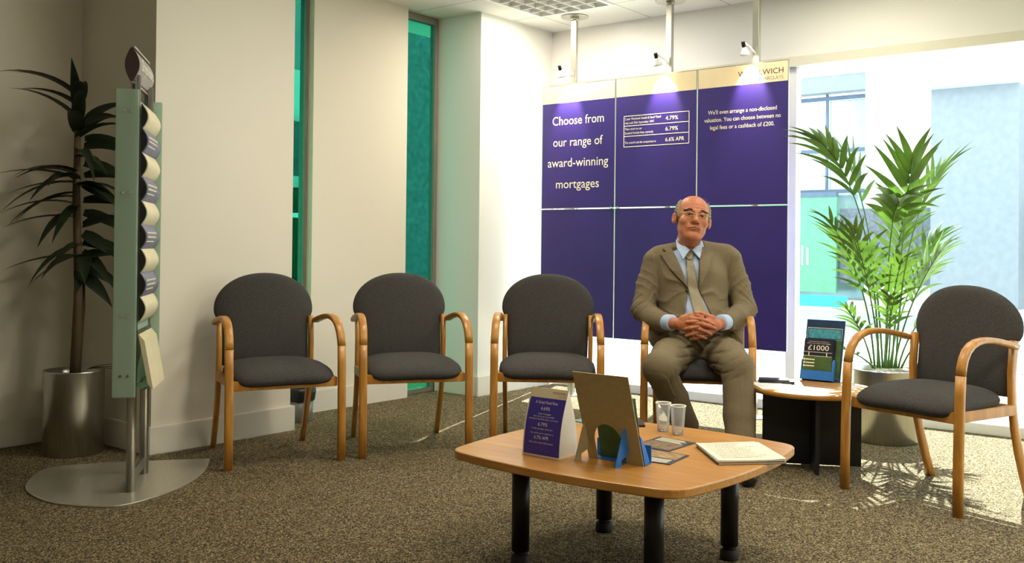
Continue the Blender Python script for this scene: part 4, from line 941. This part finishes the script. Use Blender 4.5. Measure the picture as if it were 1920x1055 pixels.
# torso and limbs
SHL, SHR = L(1230, 493, 5.17), L(1366, 490, 5.17)
def torso(P, g=0.):
    d = smin(ell(P, L(1297, 535, 5.12), (.178+g, .125+g, .19)), ell(P, L(1303, 606, 5.07), (.172+g, .15+g, .15)), .09)
    d = smin(d, ell(P, L(1308, 648, 5.10), (.175+g, .14+g, .10)), .06)
    d = smin(d, cone(P, L(1240, 488, 5.17), L(1357, 485, 5.17), .058+g, .058+g), .06)
    d = smin(d, cone(P, L(1280, 466, 5.18), L(1238, 482, 5.17), .030+g, .042+g), .04)
    d = smin(d, cone(P, L(1313, 465, 5.18), L(1360, 480, 5.17), .030+g, .042+g), .04)
    return d
def ridge(t, w=.55): v = np.abs(np.sin(t)); return (1-v)**1.6*2-w
def groove(t, w=.3): return np.exp(-(np.sin(t)/w)**2)
def sleeve(P, side):
    if side < 0: pts = [(SHL, .070), (L(1216, 535, 5.15), .062), (L(1206, 580, 5.09), .060), (L(1226, 598, 4.99), .055), (L(1249, 605, 4.90), .047)]
    else: pts = [(SHR, .070), (L(1383, 535, 5.15), .062), (L(1396, 580, 5.09), .060), (L(1381, 596, 4.99), .055), (L(1361, 604, 4.90), .047)]
    d = chain(P, pts, .02); a, b = Vector(pts[3][0]), Vector(pts[4][0]); ax = (b-a).normalized()
    t = (P-q3(b)) @ q3(ax); d = smax(d, t-.006, .006)
    e = q3(pts[2][0]); r = np.linalg.norm(P-e, axis=-1)
    fold = np.sin(P[..., 2]*175+P[..., 0]*side*120+P[..., 1]*60+1.2*np.sin(P[..., 0]*60)); fold = ridge(P[..., 2]*58+P[..., 0]*side*62+P[..., 1]*34+1.1*np.sin(P[..., 0]*42+P[..., 2]*25))*(.55+.45*np.sin(P[..., 2]*47-P[..., 1]*38)); d = d-.0050*fold*np.exp(-(r/.11)**2)+.006*groove(P[..., 2]*44+P[..., 0]*side*60+P[..., 1]*30+.9*np.sin(P[..., 0]*30+P[..., 2]*20))*np.exp(-(r/.10)**2)
    s0 = q3(pts[1][0]); r2 = np.linalg.norm(P-s0, axis=-1)
    d = d-.0045*ridge(P[..., 2]*62-P[..., 0]*side*50+.7*np.sin(P[..., 1]*40))*np.exp(-(r2/.085)**2)
    return d
xz = lambda px, py, d=4.97: (L(px, py, d)[0], L(px, py, d)[2])
OPEN = [xz(*p) for p in ((1262, 440), (1267, 458), (1277, 498), (1290, 538), (1288, 562), (1281, 592), (1272, 622), (1349, 622), (1336, 600), (1320, 566), (1310, 540), (1313, 505), (1318, 458), (1322, 440))]
def jacket(P):
    X, Y, Z = P[..., 0], P[..., 1], P[..., 2]
    d = torso(P, .012)
    for s, c in ((-1, (1238, 632)), (1, (1370, 630))): d = smin(d, ell(P, L(c[0], c[1], 5.07), (.055, .13, .075)), .04)
    bt = q3(L(1292, 545, 4.96)); r = np.linalg.norm((P-bt)*q3((1, .3, 1)), axis=-1)
    ang = np.arctan2(Z-bt[2], X-bt[0])
    d = d-.0048*ridge(ang*3.6+.6+.5*np.sin(r*40))*np.exp(-((r-.10)/.065)**2)
    d = d-.0035*ridge(Z*52+X*38+.6*np.sin(X*33))*np.clip((xz(0, 560)[1]-Z)/.05, 0, 1)
    d = smin(d, sleeve(P, -1), .014); d = smin(d, sleeve(P, 1), .014)
    for c in ((1228, 484), (1369, 481)): d = smin(d, ell(P, L(c[0], c[1], 5.17), (.050, .065, .036)), .02)
    for s, px in ((-1, 1231), (1, 1366)):                                             # armhole seam
        d = d+.003*np.exp(-((X-L(px, 520, 5.1)[0]+.10*(Z-.9)*-s)/.007)**2)*np.clip((Z-.80)/.06, 0, 1)*np.clip((1.02-Z)/.03, 0, 1)
    o = np.maximum(poly2(X, Z, OPEN), Y-.02); d = smax(d, -o, .004)
    d = smax(d, -cone(P, L(1295, 452, 5.13), NB, .066, .068), .008)                   # neck opening
    d = smax(d, L(1300, 655, 5.0)[2]-Z+.0*X, .01)
    return d
def shirt(P):
    d = torso(P, -.004); d = smin(d, cone(P, from_head((0, .018, -.105)), NB, .0635, .067), .02); ax = from_head((0, .0, 1))-HC
    top = q3(L(1293, 452, 5.13)); d = smax(d, (P-top) @ q3(ax.normalized()), .004)
    d = d+.0015*np.sin(P[..., 2]*80+P[..., 0]*50)
    return smax(d, L(1300, 650, 5.0)[2]-P[..., 2], .01)
HIP = (L(1278, 655, 5.08), L(1340, 655, 5.08)); KNEE = (L(1237, 688, 4.655), L(1383, 688, 4.65)); ANK = (L(1287, 800, 4.87), L(1391, 875, 4.46))
def trousers(P):
    X, Y, Z = P[..., 0], P[..., 1], P[..., 2]
    d = ell(P, L(1308, 655, 5.10), (.185, .145, .10))
    legs = []
    for i, s in ((0, -1), (1, 1)):
        h, k, a = Vector(HIP[i]), Vector(KNEE[i]), Vector(ANK[i]); m = k*.5+a*.5+Vector((0, .012, 0))
        l_ = chain(P, [(h, .098), (h*.45+k*.55+Vector((0, 0, .008)), .089), (k, .077)], .03)
        l_ = smin(l_, chain(P, [(k+Vector((0, .004, -.01)), .074), (m, .070), (a+Vector((0, 0, .0)), .064)], .02), .03)
        cr_ = q3(L(1310, 668, 4.95)); v = P-cr_; ang = np.arctan2(v[..., 2], v[..., 0]*s); rr_ = np.linalg.norm(v*q3((1, .5, 1)), axis=-1)
        l_ = l_+.0115*groove(76*(Z-s*.34*X)+1.6*X*X*60*.1+.9*np.sin(X*24+s)+2*Y, .48)*(.6+.4*np.sin(Z*70+X*33*s))*np.clip(1.15-(rr_-.05)/.19, 0, 1)*np.clip((Z-.38)/.03, 0, 1)
        kb = k+Vector((s*-.02, .06, -.06)); r = np.linalg.norm(P-q3(kb), axis=-1); l_ = l_+.006*groove(Z*46-X*s*34+Y*22+.8*np.sin(X*36))*(.6+.4*np.sin(Z*30+X*22))*np.exp(-(r/.12)**2)
        ax = q3((a-m).normalized()); t = (P-q3(a)) @ ax; l_ = smax(l_, t-.005, .004)
        cz = (P-q3((k+m)/2)); l_ = l_-.0035*np.exp(-((X-(k.x+(a.x-k.x)*np.clip((k.z-Z)/(k.z-a.z), 0, 1)))/.006)**2)*np.clip((k.z-.03-Z)/.05, 0, 1)*(Y < k.y+.02)   # pressed crease
        legs.append(l_)
    d = smin(d, smin(legs[0], legs[1], .012), .035)
    return smax(d, .452-Z-4*np.clip(-.15-Y, 0, 1), .012)

vh = nets(head_neck, [HC.x-.11, HC.y-.14, HC.z-.24], [HC.x+.11, HC.y+.14, HC.z+.14], .0021)
hl, hr = L(1250, 605, 4.86), L(1360, 606, 4.86)
vH = nets(lambda P: np.minimum(hand(P, -1), hand(P, 1)), [hl[0]-.03, -.36, hl[2]-.1], [hr[0]+.03, -.15, hl[2]+.075], .0016)
def inner(P):
    d = torso(P, -.03)
    for s_, pts in ((-1, [SHL, L(1216, 535, 5.15), L(1206, 580, 5.09), L(1226, 598, 4.99), L(1249, 605, 4.90)]), (1, [SHR, L(1383, 535, 5.15), L(1396, 580, 5.09), L(1381, 596, 4.99), L(1361, 604, 4.90)])): d = smin(d, chain(P, list(zip(pts, (.045, .04, .036, .031, .024))), .02), .02)
    for i in (0, 1): d = smin(d, chain(P, [(HIP[i], .07), (KNEE[i], .05), (ANK[i], .035)], .02), .02)
    return smin(d, cone(P, NB, from_head((0, .02, -.1)), .05, .05), .02)
vi = nets(inner, [-.32, -.75, .02], [.32, .25, 1.06], .012)
def skin_slot(c):
    h = to_head(c); X, Y, Z = h[:, 0], h[:, 1], h[:, 2]
    lip = (Y < -.082) & (Z < -.0625-.25*np.abs(X)) & (Z > -.0785-.10*np.abs(X)) & (np.abs(X) < .026)
    return lip*1
body = np_mesh('body', [vh, vH, vi], ['skin', 'lips'], man, skin_slot)

def hairs(P):
    H = to_head(P); X, Y, Z = H[..., 0], H[..., 1], H[..., 2]
    d = skull(H)-.009
    d = d+.0018*np.sin(Z*330+Y*140)*np.sin(Y*260-Z*80)
    d = smax(d, Y*0+ (Z-.092), .006)
    d = smax(d, -(Y+.028+.35*np.clip(Z-.02, 0, 1)*-1.0), .006)                 # hairline at the temples
    d = smax(d, -ell(H, (0, -.03, .125), (.0735, .115, .088)), .006)            # bald crown
    d = smax(d, -(Z+.012+.9*np.clip(Y-.02, 0, .05)), .006)
    e = np.minimum(ell(H, (.086, .004, -.014), (.02, .027, .035)), ell(H, (-.086, .004, -.014), (.02, .027, .035)))
    return smax(d, -e, .006)
hair = np_mesh('hair', [nets(hairs, [HC.x-.11, HC.y-.12, HC.z-.09], [HC.x+.11, HC.y+.14, HC.z+.14], .0026)], ['hair'], man)
ws = MB(); rr = random.Random(4)
for k in range(26):
    a = rr.uniform(-.055, .06); y0 = rr.uniform(-.01, .05); p = [from_head((a+.006*j*rr.uniform(.5, 1.5), y0+.006*j, .108-5.5*a*a+.0045*j*(1-.18*j)*2)) for j in range(4)]
    ws.tube(p, [.0006, .0006, .0005, .0003], 4)
ws.build('wisps', 'hair', hair)
for s_ in (-1, 1):
    ew = Vector((s_*.031, -.0765, .0015)); e = MB()
    prof_ = [(.0128*math.sin(math.pi*i/16), -.0128*math.cos(math.pi*i/16)) for i in range(17)]
    e.lathe([(max(r, 1e-5), z) for r, z in prof_], n=24, cap=False).xf(Matrix.Translation(from_head(ew)) @ (HM @ Matrix.Rotation(R(90), 3, 'X')).to_4x4())
    eo = e.build('eye', 'eye', man)
    ir = MB().lathe([(1e-5, .01335), (.0035, .0132), (.0062, .0118)], n=24, cap=False).xf(Matrix.Translation(from_head(ew)) @ (HM @ Matrix.Rotation(R(90+3), 3, 'X')).to_4x4()); ir.build('iris', 'iris', eo)
    bw = MB()
    for k in range(80):
        t = rr.random(); x = s_*(.013+.038*t); z = .0195+.005*math.sin(math.pi*min(1, t*1.2+.1))+rr.uniform(-.0035, .0035); y = -.0985+.019*t*t+.003*t
        bw.tube([from_head((x, y+.003, z)), from_head((x+s_*.005, y-.0005, z+.002)), from_head((x+s_*.009, y+.002, z+.001))], [.0008, .0010, .0004], 4)
    bw.build('eyebrow', 'eyebrow_hair', man)  # eyebrow hairs in their own grey brown
# spectacles
sp_ = MB(); 
def rim(cx_, n=28): return [Vector((cx_+.0215*math.copysign(abs(math.cos(a))**.8, math.cos(a)), -.107+.0035*math.cos(a)**2*0+.10*abs(abs(cx_+.0215*math.cos(a))-.012)**1.2, -.006+.0145*math.copysign(abs(math.sin(a))**.85, math.sin(a)))) for a in [2*math.pi*i/n for i in range(n+1)]]
for s_ in (-1, 1):
    rm = rim(s_*.033); sp_.tube([from_head(p) for p in rm], .0010, 6)
    sp_.tube([from_head(p) for p in (Vector((s_*.054, -.1035, .0)), Vector((s_*.066, -.094, .004)), Vector((s_*.0755, -.07, .004)), Vector((s_*.081, -.02, .004)), Vector((s_*.084, .015, .006)), Vector((s_*.082, .03, -.014)))], .0014, 6)
sp_.tube([from_head(p) for p in ((-.012, -.107, -.001), (0, -.112, .002), (.012, -.107, -.001))], .0013, 6)
gl = sp_.build('spectacles', 'gold', man)
for s_ in (-1, 1):
    rm = rim(s_*.033, 28)[:-1]; c_ = sum(rm, Vector())/len(rm)
    MB().add([from_head(c_)]+[from_head(p) for p in rm], [(0, j+1, (j+1) % 28+1) for j in range(28)], 0, True).build('lens', 'lens', gl)

jk = np_mesh('jacket', [nets(jacket, [-.36, -.33, .47], [.36, .22, 1.06], .0042)], ['suit'], man)
sh_ = np_mesh('shirt', [nets(shirt, [-.22, -.2, .5], [.22, .2, 1.08], .0044)], ['shirt'], man)
tr_o = np_mesh('trousers', [nets(trousers, [-.35, -.78, .03], [.35, .22, .66], .0046)], ['suit'], man)
# shirt cuffs
for s_, (a, b) in ((-1, ((1234, 602, 4.94), (1261, 605, 4.856))), (1, ((1375, 601, 4.94), (1350.5, 605, 4.856)))):
    A_, B_ = Vector(L(*a)), Vector(L(*b)); MB().tube([A_, A_*.5+B_*.5, B_*.97+A_*.03, B_, B_*.98+A_*.02, B_*.9+A_*.1], [.0345, .0385, .0405, .039, .034, .027], 28, 0, False).build('shirt_cuff', 'shirt', sh_)

def drape(name, poly, fn, m, parent, off=.002, th=.0035, cuts=3, y0=-.34, y1=.16, rel_=None):
    """cloth piece lying on the front of a surface; poly in local x-z"""
    from mathutils.geometry import tessellate_polygon
    bm = bmesh.new(); vs = [bm.verts.new((x, 0, z)) for x, z in poly]
    for t in tessellate_polygon([[Vector((x, z, 0)) for x, z in poly]]):
        try: bm.faces.new([vs[i] for i in t])
        except ValueError: pass
    for _ in range(cuts): bmesh.ops.subdivide_edges(bm, edges=bm.edges[:], cuts=1, use_grid_fill=True)
    bmesh.ops.triangulate(bm, faces=bm.faces[:])
    bm.verts.index_update(); X = np.array([v.co[:] for v in bm.verts], np.float32)
    ys = np.linspace(y0, y1, 260, dtype=np.float32); G = np.repeat(X[:, None, :], 260, 1); G[..., 1] = ys[None]
    hit = (fn(G) < 0); ix = hit.argmax(1); none = ~hit.any(1); yy = ys[ix]
    nb = [[e.other_vert(v).index for e in v.link_edges] for v in bm.verts]
    for i in np.flatnonzero(none): yy[i] = yy[~none][((X[~none]-X[i])**2).sum(1).argmin()]
    for _ in range(3): yy = np.array([.4*yy[i]+.6*np.mean(yy[n_]) for i, n_ in enumerate(nb)])
    fs = [[v.index for v in f.verts] for f in bm.faces]; bd = [e for e in bm.edges if len(e.link_faces) == 1]
    n = len(X); vs_ = [(x[0], y-off, x[2]) for x, y in zip(X, yy)]+[(x[0], y-off-th, x[2]) for x, y in zip(X, yy)]
    fs_ = [tuple(f) for f in fs]+[tuple(i+n for i in f[::-1]) for f in fs]+[(e.verts[0].index, e.verts[1].index, e.verts[1].index+n, e.verts[0].index+n) for e in bd]
    bm.free(); return MB().add(vs_, fs_, 0, True).build(name, m, parent)
jfull = lambda P: smin(smin(torso(P, .012), sleeve(P, -1), .022), sleeve(P, 1), .022)
lap = [[(1266, 460), (1260, 462), (1250, 466), (1256, 471), (1245, 477), (1258, 502), (1290, 540), (1284, 518), (1276, 492), (1269, 470)],
       [(1318, 460), (1325, 462), (1336, 466.5), (1330, 471), (1342, 477), (1333, 502), (1310.5, 541), (1312, 518), (1314, 492), (1316.5, 470)]]
for p in lap: drape('lapel', [xz(*q) for q in p], jfull, 'suit', jk, .005, .013)
pn2 = L(1328, 484, 4.96)
def front_y(x, z, fn): ys = np.linspace(-.34, .16, 500, dtype=np.float32); g = np.stack([np.full(500, x), ys, np.full(500, z)], -1).astype(np.float32); return float(ys[(fn(g) < 0).argmax()])
MB().lathe([(1e-5, .004), (.004, .003), (.005, 0)], n=16, cap=False).xf(Matrix.Translation((pn2[0], front_y(pn2[0], pn2[2], jfull)-.007, pn2[2])) @ Matrix.Rotation(R(90), 4, 'X')).build('lapel_pin', 'gold', jk)
for q in ((1293, 545),):
    x, z = xz(*q); x -= .012; MB().lathe([(1e-5, .004), (.0075, .003), (.009, 0)], n=16, cap=False).xf(Matrix.Translation((x, front_y(x, z, jfull)-.001, z)) @ Matrix.Rotation(R(90), 4, 'X')).build('button', 'suit_dark', jk)
for p in ([(1343, 556), (1368, 552), (1369, 561), (1345, 565)],): drape('pocket_flap', [xz(*q) for q in p], jfull, 'suit', jk, .0, .003)
# collar and tie
sfn = lambda P: smin(shirt(P), neck(P)-.006, .01)
na = (Vector(from_head((0, .02, -.1)))-Vector(NB)).normalized(); nu = na.orthogonal().normalized(); nw = na.cross(nu); st = MB(); rs_ = []
for c_, r_ in ((L(1294, 470, 5.16), .074), (L(1294, 461, 5.155), .070), (L(1294, 459, 5.152), .0675), (L(1294, 458.5, 5.152), .064), (L(1294, 462, 5.155), .063)):
    rs_.append([tuple(Vector(c_)+(nu*math.cos(2*math.pi*k/40)+nw*math.sin(2*math.pi*k/40))*r_) for k in range(40)])
st.rings(rs_, 0, True, False).build('collar_stand', 'shirt', sh_)
def flap(name, quad, m, parent, n=8, th_=.004, belly=.006):
    """cloth flap from four corner points a, b, c, d with a soft belly towards the viewer"""
    a, b, c, d = [Vector(q) for q in quad]; F, B = [], []
    for i in range(n+1):
        for j in range(n+1):
            u, v = i/n, j/n; p = (a*(1-u)+b*u)*(1-v)+(d*(1-u)+c*u)*v; p = p-Vector((0, belly*4*u*(1-u)*(1-.5*v), 0)); F.append(p-Vector((0, th_, 0))); B.append(p)
    N = (n+1)**2; q = lambda i, j: i*(n+1)+j; fs = []
    for i in range(n):
        for j in range(n): f = (q(i, j), q(i+1, j), q(i+1, j+1), q(i, j+1)); fs += [f, tuple(N+t for t in f[::-1])]
    ed = [q(i, 0) for i in range(n+1)]+[q(n, j) for j in range(1, n+1)]+[q(i, n) for i in range(n-1, -1, -1)]+[q(0, j) for j in range(n-1, 0, -1)]
    fs += [(ed[k], ed[k-1], ed[k-1]+N, ed[k]+N) for k in range(len(ed))]
    return MB().add([tuple(p) for p in F+B], fs, 0, True).build(name, m, parent)
flap('collar', [L(1267, 449, 5.115), L(1293.5, 468, 5.035), L(1280.5, 487, 5.005), L(1269, 464, 5.05)], 'shirt', sh_)
flap('collar', [L(1297.5, 468, 5.035), L(1316.5, 450, 5.115), L(1316, 465, 5.05), L(1312, 485, 5.005)], 'shirt', sh_)
tie_b = [(1288.5, 470), (1293, 468), (1299, 468), (1303, 471), (1301, 484), (1305, 505), (1309, 540), (1317, 568), (1331, 598), (1303, 610), (1297, 580), (1290, 540), (1289, 505), (1291, 484)]
te = drape('tie', [xz(*q, 4.98) for q in tie_b], sfn, 'tie', man, .008, .006)
kn_ = [(1286.5, 470), (1291, 466.5), (1299, 466.5), (1304.5, 470), (1302, 484), (1297, 487), (1291, 485)]
drape('knot', [xz(*q, 4.98) for q in kn_], sfn, 'tie', te, .012, .009)
# shoes
def shoe(P, i):
    if i: h, t = Vector(L(1391, 893, 4.50)), Vector(L(1404, 905, 4.24)); h.z = .045; t.z = .036
    else: h, t = Vector(ANK[0])+Vector((.004, .03, 0)), Vector(ANK[0])+Vector((.05, -.17, 0)); h.z = .05; t.z = .036
    m = h*.45+t*.55; d = chain(P, [(h, .042), (m+Vector((0, 0, .006)), .044), (t, .036)], .02)
    d = smin(d, cone(P, h+Vector((0, 0, .01)), h+Vector((0, -.005, .06)), .04, .042), .02)
    return smax(d, .004-P[..., 2], .004)
for i in (0, 1):
    c_ = Vector(L(1391, 893, 4.40)) if i else Vector(ANK[0])
    np_mesh('shoe', [nets(lambda P: shoe(P, i), [c_.x-.12, c_.y-.3, -.002], [c_.x+.16, c_.y+.2, .17], .005)], ['shoe'], man)
